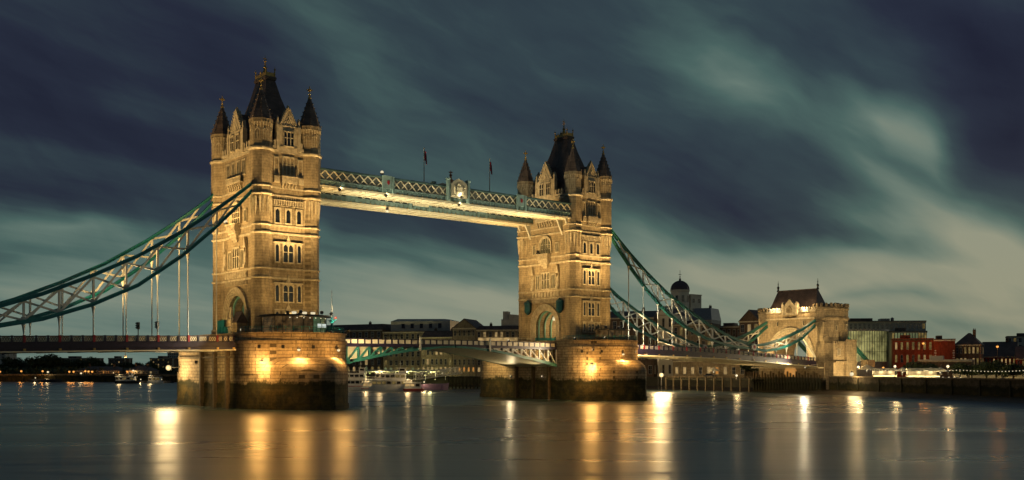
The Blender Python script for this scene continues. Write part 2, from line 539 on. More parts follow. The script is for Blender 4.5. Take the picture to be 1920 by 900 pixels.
def at(u, k):
    """ground point seen along photo column u at depth k metres"""
    t = (u - 960) / FPX
    return CX + k * (ST + t * CT), CY + k * (CT - t * ST)


def zv(v, k):
    return CZ + (HV - v) * k / FPX


def add_light(kind, parent, loc, energy, color=(1, .66, .30), size=.3, target=None, angle=70, blend=.6, name='lamp_light'):
    l = bpy.data.lights.new(name, kind)
    l.energy = energy
    l.color = color
    l.shadow_soft_size = size
    o = bpy.data.objects.new(name, l)
    COL.objects.link(o)
    o.parent = parent
    o.location = loc
    if kind == 'SPOT':
        l.spot_size = R(angle)
        l.spot_blend = blend
        d = Vector(target) - Vector(loc)
        o.rotation_euler = d.to_track_quat('-Z', 'Y').to_euler()
    return o


def arc(cx, cz, r, a0, a1, n):
    return [(cx + r * math.cos(a0 + (a1 - a0) * i / n), cz + r * math.sin(a0 + (a1 - a0) * i / n)) for i in range(n + 1)]


WARM = (1.0, .60, .20)
WARM2 = (1.0, .68, .30)
# ------------------------------------------------------------------ ground and river
w = MB()
w.add([(-2500, -1500, 0), (2500, -1500, 0), (2500, 2500, 0), (-2500, 2500, 0)], [(0, 1, 2, 3)])
struct('river_water', w, 'water')
BANK = [(20, -260), (60, -180), (103, -88), (137, -15), (141, -15), (141, 15), (150, 40), (146, 60), (137, 119), (98, 176), (97, 271), (78, 346), (7, 424), (-58, 528), (-300, 900), (-900, 1700)]
g = MB()
outer = [(-900, 2400), (2400, 2400), (2400, -1400), (20, -1400)]
poly = BANK + outer
g.loft([[(x, y, -1.0) for x, y in poly], [(x, y, 4.3) for x, y in poly]])
struct('ground', g, 'earth')
# foreshore of mud below the walls
f = MB()


def shore(pts, w0, z0=1.1):
    n = len(pts)
    ins, out, o2 = [], [], []
    for i, (x, y) in enumerate(pts):
        a = Vector(pts[max(0, i - 1)])
        b = Vector(pts[min(n - 1, i + 1)])
        d = (b - a).normalized()
        nr = Vector((-d.y, d.x))
        ww = w0[i]
        ins.append((x - nr.x * .5, y - nr.y * .5, z0))
        out.append((x + nr.x * ww, y + nr.y * ww, .12 + .05 * math.sin(i * 2.1)))
        o2.append((x + nr.x * ww * 1.25, y + nr.y * ww * 1.25, -.6))
    f.loft([ins, out, o2], cap=False, closed=False)


sp = []
for (x0, y0), (x1, y1) in zip(BANK[:9], BANK[1:10]):
    for k in range(6):
        sp.append((x0 + (x1 - x0) * k / 6, y0 + (y1 - y0) * k / 6))
shore(sp, [10 + 3.0 * math.sin(i * .37) + 1.2 * math.sin(i * 1.7) for i in range(len(sp))])
struct('foreshore', f, 'mud', smooth=True)


def river_wall(pts, z1, label, cope='stone_pale', panel=9.0, group=None):
    t = thing('river_wall', label, 'wall', (pts[0][0], pts[0][1], 0))
    ox, oy = pts[0]
    b, c, bu = MB(), MB(), MB()
    for (x0, y0), (x1, y1) in zip(pts, pts[1:]):
        d = Vector((x1 - x0, y1 - y0))
        L = d.length
        d.normalize()
        nr = Vector((-d.y, d.x))
        p = lambda s, o: (x0 - ox + d.x * s + nr.x * o, y0 - oy + d.y * s + nr.y * o)
        b.prism([p(0, -.6), p(L, -.6), p(L, .25), p(0, .25)], -1, z1)
        c.prism([p(0, -.75), p(L, -.75), p(L, .45), p(0, .45)], z1, z1 + .35)
        n = max(1, int(L / panel))
        for i in range(n):
            s = (i + .5) * L / n
            bu.prism([p(s - .18, .25), p(s + .18, .25), p(s + .18, .5), p(s - .18, .5)], .2, z1 - .1)
    b.build('wall_body', 'quay', t)
    c.build('coping', 'stone_rough', t)
    bu.build('fender_pile', 'timber', t)['kind'] = 'stuff'
    return t


river_wall(BANK[0:4], 4.9, 'long dark weedy river wall running right from the stone abutment gatehouse')
river_wall(BANK[9:15], 3.6, 'low dark embankment wall of the distant bank under the trees')


# ------------------------------------------------------------------ bridge towers
def facade(side, hx=6.12, hy=9.8):
    if side == 'front':
        return lambda s, d, z: (s, -hy - d, z)
    if side == 'back':
        return lambda s, d, z: (-s, hy + d, z)
    if side == 'left':
        return lambda s, d, z: (-hx - d, -s, z)
    return lambda s, d, z: (hx + d, s, z)


def window(T, s, z0, w, h, root, lights=1, mat='stone_pale', pane='glass', name='window', arched=True, fr=.22, proud=.26, transom=False):
    """stone-framed window: surround, mullions, pointed heads; the pane is a sub-part"""
    m = MB(T)
    lw = (w - fr * (lights + 1)) / lights
    m.box(s - w / 2, s + w / 2, -.05, proud + .06, z0 - fr, z0)
    m.box(s - w / 2, s + w / 2, -.05, proud, z0 + h - fr * .8, z0 + h)
    for i in range(lights + 1):
        a = s - w / 2 + i * (lw + fr)
        m.box(a, a + fr, -.05, proud - .002, z0, z0 + h - fr * .8)
    if transom:
        m.box(s - w / 2 + .01, s + w / 2 - .01, -.04, proud - .06, z0 + h * .52, z0 + h * .52 + .14)
    if arched:
        for i in range(lights):
            a = s - w / 2 + fr + i * (lw + fr)
            zt = z0 + h - fr * .8
            r = lw / 2
            for sg in (-1, 1):
                c = a + r
                m.ext([(c + sg * r, zt), (c, zt), (c + sg * r * .45, zt - r * .35), (c + sg * r * .85, zt - r * .8), (c + sg * r, zt - r * 1.3)], .0, proud - .05)
    o = m.build(name, mat, root)
    p = MB(T)
    p.add([(s - w / 2 + .05, .09, z0), (s + w / 2 - .05, .09, z0), (s + w / 2 - .05, .09, z0 + h - .05), (s - w / 2 + .05, .09, z0 + h - .05)], [(0, 1, 2, 3)])
    p.build('pane', pane, o)
    return o


def cross_finial(m, x, y, z, h):
    m.oct(x, y, [(z - .3, .32), (z, .36), (z + h * .18, .12), (z + h * .24, .3), (z + h * .30, .10), (z + h * .92, .09), (z + h, .02)], n=6)
    for dx, dy in ((1, 0), (0, 1)):
        m.box(x - .52 * dx - .09, x + .52 * dx + .09, y - .52 * dy - .09, y + .52 * dy + .09, z + h * .60, z + h * .60 + .2)
    m.box(x - .2, x + .2, y - .2, y + .2, z + h * .53, z + h * .74)


TX, TY = 5.22, 8.9          # turret centres


def make_tower(label):
    t = thing('bridge_tower', label, 'tower', (-41.15, 0, 0))
    # --- lower walls with the road arch through them
    m = MB()
    ar = 4.0
    zs = 18.2
    ring = [(-9.8, 13.6), (-ar, 13.6), (-ar, zs)] + arc(0, zs, ar, PI, 0, 18)[1:-1] + [(ar, zs), (ar, 13.6), (9.8, 13.6), (9.8, 25.6), (-9.8, 25.6)]
    m.add([(-6.12, y, z) for y, z in ring] + [(6.12, y, z) for y, z in ring],
          [tuple(range(len(ring))), tuple(range(len(ring), 2 * len(ring)))[::-1]] + [(i, (i + 1) % len(ring), (i + 1) % len(ring) + len(ring), i + len(ring)) for i in range(len(ring))])
    m.build('lower_wall', 'stone', t)
    m = MB()
    m.box(-6.12, 6.12, -9.8, 9.8, 25.6, 41.6)
    m.build('middle_wall', 'stone', t)
    m = MB()
    m.box(-6.2, 6.2, -9.9, 9.9, 41.6, 50.0)
    m.build('upper_wall', 'stone', t)
    # --- corner turrets
    for sx in (-1, 1):
        for sy in (-1, 1):
            cx, cy = sx * TX, sy * TY
            m = MB()
            m.oct(cx, cy, [(13.6, 2.15), (15.2, 2.15), (15.6, 1.88), (36.5, 1.84), (40.2, 1.90), (41.4, 2.2), (49.6, 2.2), (50.2, 2.12), (54.2, 2.12), (54.9, 2.28), (55.5, 2.28)])
            # fluted corbels where the turret widens, and blind tracery above
            c = m
            c.mi = 1
            for i in range(8):
                a = PI / 4 * i
                ca, sa = math.cos(a), math.sin(a)
                for off in (-.42, .42):
                    px, py = cx + ca * 1.70 - sa * off, cy + sa * 1.70 + ca * off
                    c.add([(px - sa * .32, py + ca * .32, 40.6), (px + sa * .32, py - ca * .32, 40.6), (px + ca * .42, py + sa * .42, 40.6), (px + ca * .12, py + sa * .12, 36.6)],
                          [(0, 1, 2), (0, 2, 3), (1, 2, 3), (0, 1, 3)])
                px, py = cx + ca * 1.98, cy + sa * 1.98
                for off in (-.5, 0, .5):
                    qx, qy = px - sa * off, py + ca * off
                    c.tube((qx, qy, 51.3), (qx, qy, 54.0), .07, n=4)
                c.tube((px + sa * .5, py - ca * .5, 53.1), (px, py, 53.8), .07, n=4)
                c.tube((px - sa * .5, py + ca * .5, 53.1), (px, py, 53.8), .07, n=4)
                for j in range(3):
                    aa = a + (j - 1) * .26
                    c.oct(cx + 2.12 * math.cos(aa), cy + 2.12 * math.sin(aa), [(54.0, .1), (54.75, .2)], n=4)
            c.build('turret', ['stone', 'stone_pale'], t)
            s = MB()
            s.oct(cx, cy, [(55.5, 2.3), (55.7, 2.2), (58.6, 1.22), (61.2, .34), (61.35, .30)])
            for i in range(8):
                a = PI / 8 + PI / 4 * i
                for k in range(6):
                    f_ = k / 6
                    r = 2.3 - 1.95 * f_
                    s.ball((cx + r * math.cos(a), cy + r * math.sin(a), 55.9 + 5.3 * f_), .13, n=3)
            sp_ = s.build('spire', 'spire', t)
            s = MB()
            cross_finial(s, cx, cy, 61.5, 2.4)
            s.build('finial', 'gold', sp_)
    # --- string courses following walls and turrets
    for z, h, p, wall in ((14.9, .5, .30, 1), (24.9, .4, .24, 1), (26.75, .35, .18, 1), (33.5, .45, .25, 1), (35.1, .35, .18, 1), (40.9, .4, .26, 1), (42.45, .4, .18, 1), (49.45, .6, .30, 1)):
        m = MB()
        for sx in (-1, 1):
            for sy in (-1, 1):
                r = (1.9 if z < 40 else 2.2) + p
                m.oct(sx * TX, sy * TY, [(z, r - .22), (z + h * .5, r), (z + h, r - .04)])
            x = sx * (6.12 + p * .75)
            ys = ((-7.4, 7.4),) if z > 24 else ((-7.4, -4.7), (4.7, 7.4))
            for y0, y1 in ys:
                m.box(min(x, sx * 5.9), max(x, sx * 5.9), y0, y1, z + .01, z + h - .01)
            y = sx * (9.8 + p * .75)
            m.box(-3.6, 3.6, min(y, sx * 9.5), max(y, sx * 9.5), z + .012, z + h - .012)
        m.build('string_course_molding', 'stone_pale', t)
    # --- front and back: three window storeys, balcony, gable
    for side in ('front', 'back'):
        T = facade(side)
        # recessed rough-faced field
        m = MB(T)
        for z0, z1 in ((15.6, 24.8), (27.2, 33.4), (35.6, 40.8)):
            m.box(-3.25, 3.25, .0, .06, z0, z1)
        m.build('wall_field', 'stone_rough', t)
        for z0, h, mid in ((16.6, 2.2, 1), (20.6, 3.4, 1), (28.3, 3.6, 1), (35.9, 2.9, 0)):
            if mid:
                window(T, 0, z0, 2.5, h, t, 2, transom=True, pane='glass')
                window(T, -2.35, z0, 1.15, h, t, 1, pane='glass')
                window(T, 2.35, z0, 1.15, h, t, 1, pane='glass')
                m = MB(T)
                m.box(-3.1, 3.1, .0, .42, z0 + h + .03, z0 + h + .28)
                m.ext([(-.5, z0 + h + .3), (.5, z0 + h + .3), (0, z0 + h + 1.5)], .0, .3)
                m.ball((0, -.1 + .3, z0 + h + 1.55), .2, n=3)
                m.build('hood_mould', 'stone_pale', t)
            else:
                for s in (-2.3, 0, 2.3):
                    window(T, s, z0, 1.5, h, t, 1, fr=.3)
        m = MB(T)     # corbelled frieze
        for i in range(13):
            s = -3.0 + i * .5
            m.box(s - .13, s + .13, .0, .32, 39.3, 40.15)
            m.box(s + .12 - .09, s + .12 + .09, .0, .24, 40.3, 40.85)
        m.box(-3.3, 3.3, .0, .40, 40.15, 40.30)
        m.box(-3.3, 3.3, .0, .20, 39.10, 39.22)
        m.build('frieze', 'stone_pale', t)
        # top stage
        window(T, 0, 45.3, 2.6, 3.6, t, 3, fr=.2, transom=True)
        window(T, -2.55, 45.3, 1.1, 3.3, t, 1, fr=.2)
        window(T, 2.55, 45.3, 1.1, 3.3, t, 1, fr=.2)
        b = MB(T)
        b.box(-1.7, 1.7, .1, .85, 43.6, 43.85)
        b.box(-1.7, 1.7, .72, .85, 43.85, 44.8)
        for s in (-1.7, 1.55):
            b.box(s, s + .15, .1, .72, 43.85, 44.8)
        b.box(-1.8, 1.8, .64, .95, 44.8, 44.95)
        for i in range(9):
            b.box(-1.65 + i * .4, -1.55 + i * .4, .85, .92, 43.95, 44.75)
        for i in range(5):
            s = -1.4 + i * .7
            b.ext([(s - .14, 42.6), (s + .14, 42.6), (s + .14, 43.6), (s - .14, 43.6)], .05, .4)
            b.ext([(s - .14, 43.1), (s + .14, 43.1), (s + .14, 43.6), (s - .14, 43.6)], .4, .75)
        b.build('balcony', 'stone_pale', t)
        for s in (-2.6, 2.6):
            q = MB(T)
            q.box(s - .6, s + .6, .06, .55, 43.6, 43.8)
            q.box(s - .6, s + .6, .42, .55, 43.8, 44.9)
            for i in range(4):
                q.box(s - .55 + i * .33, s - .45 + i * .33, .55, .62, 43.9, 44.8)
            q.build('balcony', 'stone_pale', t)
        gable(t, T, 4.3, 50.0, 54.6, 58.0, 3, 6.8)
        parapet(t, T, 3.4, 2.3)
    # --- sides: road portal, big window, oriel, gable
    for side in ('left', 'right'):
        T = facade(side)
        m = MB(T)
        for k, (r0, r1, d) in enumerate(((5.5, 5.1, .5), (5.1, 4.65, .36), (4.65, 4.2, .22), (4.2, 3.8, .1))):
            o_ = arc(0, zs, r0, PI, 0, 20)
            i_ = arc(0, zs, r1, PI, 0, 20)
            o_ = [(-r0, 13.7)] + o_ + [(r0, 13.7)]
            i_ = [(-r1, 13.7)] + i_ + [(r1, 13.7)]
            for a, b, c, e in zip(o_, o_[1:], i_, i_[1:]):
                m.ext([a, b, e, c], -.02, d)
        m.build('portal_arch', 'stone_pale', t)
        # carved panel band over the arch
        m = MB(T)
        m.box(-4.9, 4.9, .02, .18, 24.0, 24.85)
        for i in range(18):
            s = -4.7 + i * .553
            m.box(s - .1, s + .1, .18, .42, 24.05, 24.8)
        for i in range(9):
            s = -4.6 + i * 1.15
            m.box(s - .42, s + .42, .05, .3, 25.45, 26.6)
            m.box(s - .2, s + .2, .3, .42, 25.65, 26.4)
        m.build('carved_band', 'stone_pale', t)
        window(T, 0, 27.5, 3.3, 4.2, t, 3, pane='glass_gold', transom=True, fr=.24)
        for s in (-2.9, 2.9):
            window(T, s, 27.5, 1.7, 3.6, t, 2, pane='glass_gold', fr=.18)
        for s in (-4.7, 4.7):     # canopied statue niches
            n_ = MB(T)
            n_.ext([(s - .45, 27.9), (s + .45, 27.9), (s + .3, 27.2), (s - .3, 27.2)], .0, .8)
            n_.ext([(s - .5, 31.2), (s + .5, 31.2), (s, 33.3)], .0, .7)
            pass
            n_.box(s - .5, s - .36, .0, .5, 27.9, 31.2)
            n_.box(s + .36, s + .5, .0, .5, 27.9, 31.2)
            nn = n_.build('niche', 'stone_pale', t)
            n_ = MB(T)
            n_.box(s - .22, s + .22, .15, .55, 27.9, 29.6)
            n_.box(s - .27, s + .27, .18, .55, 29.4, 30.2)
            n_.ball((s, .35, 30.45), .2, n=4)
            n_.build('statue', 'stone_pale', nn)
        # oriel balcony
        b = MB(T)
        b.ext([(-1.9, 34.6), (1.9, 34.6), (1.9, 36.0), (-1.9, 36.0)], .05, 1.25)
        b.box(-2.1, 2.1, .05, 1.45, 36.0, 36.2)
        for i in range(4):
            z = 34.6 - i * .5
            ww = 1.75 - i * .33
            b.box(-ww, ww, .04, 1.1 - i * .25, z - .5, z - .02)
        for i in range(9):
            b.box(-1.8 + i * .42, -1.56 + i * .42, 1.25, 1.38, 34.8, 35.85)
        b.build('oriel_balcony', 'stone_pale', t)
        # great arched window
        m = MB(T)
        for r0, r1, d in ((2.35, 2.05, .42), (2.05, 1.8, .26)):
            o_ = [(-r0, 36.3)] + arc(0, 38.4, r0, PI, 0, 14) + [(r0, 36.3)]
            i_ = [(-r1, 36.3)] + arc(0, 38.4, r1, PI, 0, 14) + [(r1, 36.3)]
            for a, b_, c, e in zip(o_, o_[1:], i_, i_[1:]):
                m.ext([a, b_, e, c], -.02, d)
        for s in (-.9, 0, .9):
            m.box(s - .08, s + .08, .02, .2, 36.3, 38.4 + math.sqrt(max(0, 1.8 ** 2 - s * s)) - .03)
        m.box(-1.8, 1.8, .03, .16, 37.4, 37.52)
        m.box(-1.8, 1.8, .03, .16, 38.5, 38.62)
        o = m.build('window', 'stone_pale', t)
        m = MB(T)
        pl = [(-1.85, 36.3)] + arc(0, 38.4, 1.85, PI, 0, 14) + [(1.85, 36.3)]
        m.add([(a, .03, b_) for a, b_ in pl], [tuple(range(len(pl)))])
        m.build('pane', 'glass_gold', o)
        for s in (-4.3, 4.3):
            window(T, s, 36.4, 1.3, 2.4, t, 2, pane='glass_gold', fr=.16)
        # top stage
        for s in (-3.6, -1.25, 1.25, 3.6):
            window(T, s, 45.8, 1.5, 2.9, t, 2, fr=.18, pane='glass')
        b = MB(T)
        b.box(-3.3, 3.3, .1, .85, 44.2, 44.4)
        b.box(-3.3, 3.3, .72, .85, 44.4, 45.3)
        b.box(-3.4, 3.4, .64, .95, 45.3, 45.44)
        for i in range(15):
            b.box(-3.2 + i * .44, -3.05 + i * .44, .85, .92, 44.5, 45.25)
        for i in range(7):
            s = -2.7 + i * .9
            b.box(s - .15, s + .15, .05, .45, 42.9, 44.2)
            b.box(s - .15, s + .15, .45, .75, 43.6, 44.2)
        b.build('balcony', 'stone_pale', t)
        gable(t, T, 6.4, 50.0, 54.4, 58.6, 2, 4.2)
        parapet(t, T, 6.6, 3.3)
    # teal ribs of the vault in the road arch
    for k in range(6):
        x = -5.2 + k * 2.05
        m = MB()
        o_ = [(-3.98, 14.3)] + arc(0, zs, 3.98, PI, 0, 16) + [(3.98, 14.3)]
        i_ = [(-3.6, 14.3)] + arc(0, zs, 3.55, PI, 0, 16) + [(3.6, 14.3)]
        for a, b_, c, e in zip(o_, o_[1:], i_, i_[1:]):
            m.add([(x + dx, p[0], p[1]) for dx in (-.17, .17) for p in (a, b_, e, c)],
                  [(0, 1, 2, 3), (4, 7, 6, 5), (0, 4, 5, 1), (2, 6, 7, 3), (1, 5, 6, 2), (0, 3, 7, 4)])
        m.build('vault_rib', 'rib_paint', t)
    for sy in (-1, 1):
        m = MB()
        m.box(-6.3, 6.3, min(sy * 3.3, sy * 3.9), max(sy * 3.3, sy * 3.9), 12.9, 15.3)
        for k in range(9):
            x = -6 + k * 1.45
            m.box(x, x + .25, min(sy * 3.2, sy * 3.3), max(sy * 3.2, sy * 3.3), 12.9, 15.4)
        m.build('arch_railing', 'teal', t)
    # --- main roof
    m = MB()
    prof = [(50.3, 5.6, 8.8), (53.0, 4.45, 7.3), (57.5, 2.95, 5.2), (62.0, 1.75, 3.45), (65.6, 1.0, 2.35)]
    m.loft([[(-a, -b, z), (a, -b, z), (a, b, z), (-a, b, z)] for z, a, b in prof])
    m.loft([[(-a, -b, z), (a, -b, z), (a, b, z), (-a, b, z)] for z, a, b in ((65.6, 1.15, 2.5), (66.1, 1.25, 2.6), (66.3, 1.1, 2.45))])
    rf = m.build('roof', 'slate', t)
    m = MB()
    for sx in (-1, 1):
        for sy in (-1, 0, 1):
            hh = 2.3 if sy else 1.6
            m.oct(sx * 1.0, sy * 2.25, [(66.2, .16), (66.2 + hh * .6, .10), (66.2 + hh * .7, .24), (66.2 + hh * .8, .06), (66.2 + hh, .02)], n=5)
    for sy in (-2.25, 2.25):
        m.box(-1, 1, sy - .05, sy + .05, 66.3, 67.1)
    for sx in (-1, 1):
        m.box(sx - .05, sx + .05, -2.25, 2.25, 66.3, 67.0)
        for k in range(8):
            y = -2 + k * .57
            m.oct(sx, y, [(67, .14), (67.5, .02)], n=4)
    m.oct(0, 0, [(66.2, .95), (67.6, .45), (68.3, .30), (68.5, .48), (68.7, .2), (69.7, .13), (69.8, .32), (70.0, .10), (71.1, .03)], n=8)
    m.box(-.42, .42, -.06, .06, 70.25, 70.42)
    m.build('cresting', 'gold', rf)
    return t


def gable(t, T, w, z0, ze, zp, nw, depth):
    h = w / 2
    m = MB(T)
    m.ext([(-h, z0), (h, z0), (h, ze), (h * .72, ze + .35), (h * .10, zp), (-h * .10, zp), (-h * .72, ze + .35), (-h, ze)], -.55, .25)
    for sg in (-1, 1):
        s = sg * (h + .12)
        pass
        m.box(s - .32, s + .32, -.5, .42, z0, ze + .3)
        m.ext([(s - .36, ze + .3), (s + .36, ze + .3), (s, ze + 2.0)], -.35, .3)
        # stepped coping with crockets
        for k in range(7):
            f = (k + .5) / 7
            a = sg * h * (.78 - .68 * f)
            z = ze + .35 + (zp - ze - .35) * f
            m.box(a - .16, a + .16, -.6, .38, z, z + .42)
    m.box(-.22, .22, -.45, .3, zp, zp + .55)
    m.ball((0, -.05, zp + .75), .25, n=4)
    m.box(-h * .66, h * .66, .25, .36, ze + .1, ze + .28)
    m.box(-h + .3, h - .3, .25, .36, z0 + .55, z0 + .72)
    # tracery on the gable head
    for a, b in (((-.5 * h, ze + .4), (0, zp - 1.1)), ((.5 * h, ze + .4), (0, zp - 1.1)), ((-.25 * h, ze + .4), (0, ze + 1.6)), ((.25 * h, ze + .4), (0, ze + 1.6))):
        m.tube((a[0], .27, a[1]), (b[0], .27, b[1]), .08, n=4)
    g = m.build('gable', 'stone_pale', t)
    if nw == 3:
        window(T_off(T, .25), 0, z0 + .95, 2.4, 2.9, t, 3, fr=.18, transom=True)
    else:
        for s in (-1.25, 1.25):
            window(T_off(T, .25), s, z0 + .95, 1.7, 3.1, t, 2, fr=.17, transom=True)
    r = MB(T)
    r.ext([(-h + .15, z0 + .2), (h - .15, z0 + .2), (h - .15, ze - .1), (0, zp - .3), (-h + .15, ze - .1)], -depth, -.5)
    r.build('dormer_roof', 'slate', t)


def T_off(T, o):
    return lambda s, d, z: T(s, d + o, z)


def parapet(t, T, hw, gh):
    for sg in (-1, 1):
        m = MB(T)
        a0, a1 = sorted((sg * gh * .98, sg * hw))
        if a1 - a0 < .3:
            continue
        m.box(a0, a1, -.25, .25, 50.2, 50.75)
        n = max(1, int((a1 - a0) / .85))
        for i in range(n):
            c = a0 + (i + .5) * (a1 - a0) / n
            m.box(c - .26, c + .26, -.22, .22, 50.74, 51.6)
            m.ext([(c - .3, 51.6), (c + .3, 51.6), (c, 51.95)], -.25, .25)
        m.build('parapet', 'stone_pale', t)


M['rib_paint'] = plain('pale_teal_paint', (.16, .34, .30), .45)
towerA = make_tower('floodlit stone gothic tower nearest, on the pier with the glazed pavilion')


# ------------------------------------------------------------------ piers
def ogive(y0, L, w, n):
    Rr = (L * L + w * w) / (2 * w)
    return [(w - (Rr - math.sqrt(Rr * Rr - (L * i / n) ** 2)), y0 - L * i / n) for i in range(n + 1)]


def make_pier(label):
    t = thing('bridge_pier', label, 'pier', (-41.15, 0, 0))
    W = 10.65

    def outline(grow=0.0):
        w = W + grow
        q = ogive(-8, 20 + grow, w, 14)
        front = q + [(-x, y) for x, y in q[::-1][1:]]
        qb = ogive(-17.2, 10.8 + grow, w, 10)
        back = [(-x, -y) for x, y in qb] + [(x, -y) for x, y in qb[::-1][1:]]
        return front + back
    m = MB()
    m.prism(outline(.25), -2.5, .9, outline(.2))
    m.prism(outline(), .9, 6.8)
    m.build('cutwater', 'pier', t)

    def upper(r):
        n = 20
        fr = [(r * math.cos(a), -11 - r * math.sin(a)) for a in [PI * i / n for i in range(n + 1)]]
        return fr + [(-x, -y + 5.6) for x, y in fr]
    m = MB()
    m.prism(upper(W - .02), 6.6, 12.3)
    m.prism(upper(W - .12), 12.85, 14.02)
    m.build('pier_wall', 'pier', t)
    m = MB()
    m.prism(upper(W + .22), 12.3, 12.85)
    m.prism(upper(W + .12), 14.02, 14.32)
    m.build('coping', 'pier', t)
    # domed cap where the pointed cutwater meets the round pier
    for sy in (1, -1):
        m = MB()
        q = [p for p in ogive(-8, 20, W, 20)]
        q = [p for p in q if p[1] < -14.5]
        half = [(x, y) for x, y in q]
        line = half + [(-x, y) for x, y in half[::-1][1:]]
        rings = []
        K = 8
        for k in range(K + 1):
            f = k / K
            ring = []
            for x, y in line:
                a = math.atan2(y + 11, x)
                ix, iy = (W - .3) * math.cos(a), -11 + (W - .3) * math.sin(a)
                hgt = 2.9 * max(0.0, math.sin(min(1, abs(y + 14.5) / 7) * PI / 2)) + .05
                c = 1 - math.cos(f * PI / 2)
                z = 6.8 + hgt * math.sin(f * PI / 2)
                ring.append(((x * (1 - c) + ix * c), (y * (1 - c) + iy * c) * sy, z))
            rings.append(ring)
        m.loft(rings, cap=False, closed=False)
        m.build('domed_cap', 'pier', t, smooth=True)
    # fender posts and a waling beam against the channel sides
    for sx in (-1, 1):
        m = MB()
        m.box(min(sx * (W + .1), sx * (W + .5)), max(sx * (W + .1), sx * (W + .5)), -7.5, 17.6, 9.6, 9.95)
        m.build('waling_beam', 'pale_timber', t)
        for y in (-6.5, -.8, 5.6):
            m = MB()
            m.box(sx * W - .75, sx * W + .6, y - .3, y + .3, -1.5, 11.3)
            m.build('fender_post', 'dark_timber', t)
    # small vents under the coping
    m = MB()
    for a in (35, 65, 95, 125, 150):
        a = R(a)
        x, y = (W - .05) * math.cos(a), -11 - (W - .05) * math.sin(a)
        d = Vector((math.cos(a), -math.sin(a), 0))
        m.beam((x - d.x * .1, y - d.y * .1, 11.6), (x + d.x * .12, y + d.y * .12, 11.6), .55, .6)
    m.build('vent', 'black', t)
    return t


pierA = make_pier('round-ended granite pier under the nearest tower, weedy below the tide line')


def pier_lamp(x, y, z, ax, ay, label, e=900, ang=160, down=True, tgt=None, parent_pier=(0, 0)):
    """bulkhead floodlight on a short bracket from the pier wall"""
    t = thing('floodlight', label, 'floodlight', (x, y, z), group='floodlights on the pier walls')
    m = MB()
    m.beam((-ax * .9, -ay * .9, .35), (0, 0, .35), .12)
    m.tube((0, 0, .1), (0, 0, .45), .05, n=5)
    m.build('bracket', 'black', t)
    m = MB()
    m.box(-.26, .26, -.26, .26, -.06, .18)
    m.build('housing', 'black', t)
    m = MB()
    m.ball((0, 0, -.16), .30, n=6)
    m.build('bulb', 'lamp', t)
    add_light('SPOT', t, (ax * .25, ay * .25, -.55), e, WARM, .3, tgt or (-ax * 1.4, -ay * 1.4, -5), ang, .8)
    add_light('POINT', t, (ax * 1.3, ay * 1.3, -.3), 1700 if z < 10 else 1100, (1, .50, .12), 1.6)
    return t
towerB = dup(towerA, (41.15, 0, 0), label='floodlit stone gothic tower with pale teal ribs in its arch, farther from the viewer')
for sy in (-1, 1):
    m = MB()
    m.oct(-7.0, sy * 6.0, [(21.2, .25), (21.9, .85), (23.6, .85), (24.1, .95), (24.2, .9), (24.9, .1)], n=6)
    m.build('lantern_box', 'box_teal', towerB)
pierB = dup(pierA, (41.15, 0, 0), label='round-ended granite pier under the tower nearer the stone gatehouse')
towerA['group'] = towerB['group'] = 'gothic towers of the bridge'
pierA['group'] = pierB['group'] = 'granite piers of the bridge'


# ------------------------------------------------------------------ decks
def road_z(x):
    pts = [(0, 12.75), (30, 12.55), (52, 12.6), (75, 12.2), (92, 11.8), (107, 11.1), (139, 9.6), (150, 9.3), (400, 4.4)]
    x = abs(x)
    for (a, za), (b, zb) in zip(pts, pts[1:]):
        if x <= b:
            return za + (zb - za) * (x - a) / (b - a)
    return 4.4


HANG = [55.4, 60.9, 66.5, 72.1, 77.7, 83.3, 88.9, 94.5, 100.3]


def strip(m, xs, y0, y1, dz0, dz1, zf=road_z):
    """band following the road line, from zf+dz0 to zf+dz1"""
    m.loft([[(x, y0, zf(x) + dz0), (x, y1, zf(x) + dz0), (x, y1, zf(x) + dz1), (x, y0, zf(x) + dz1)] for x in xs])


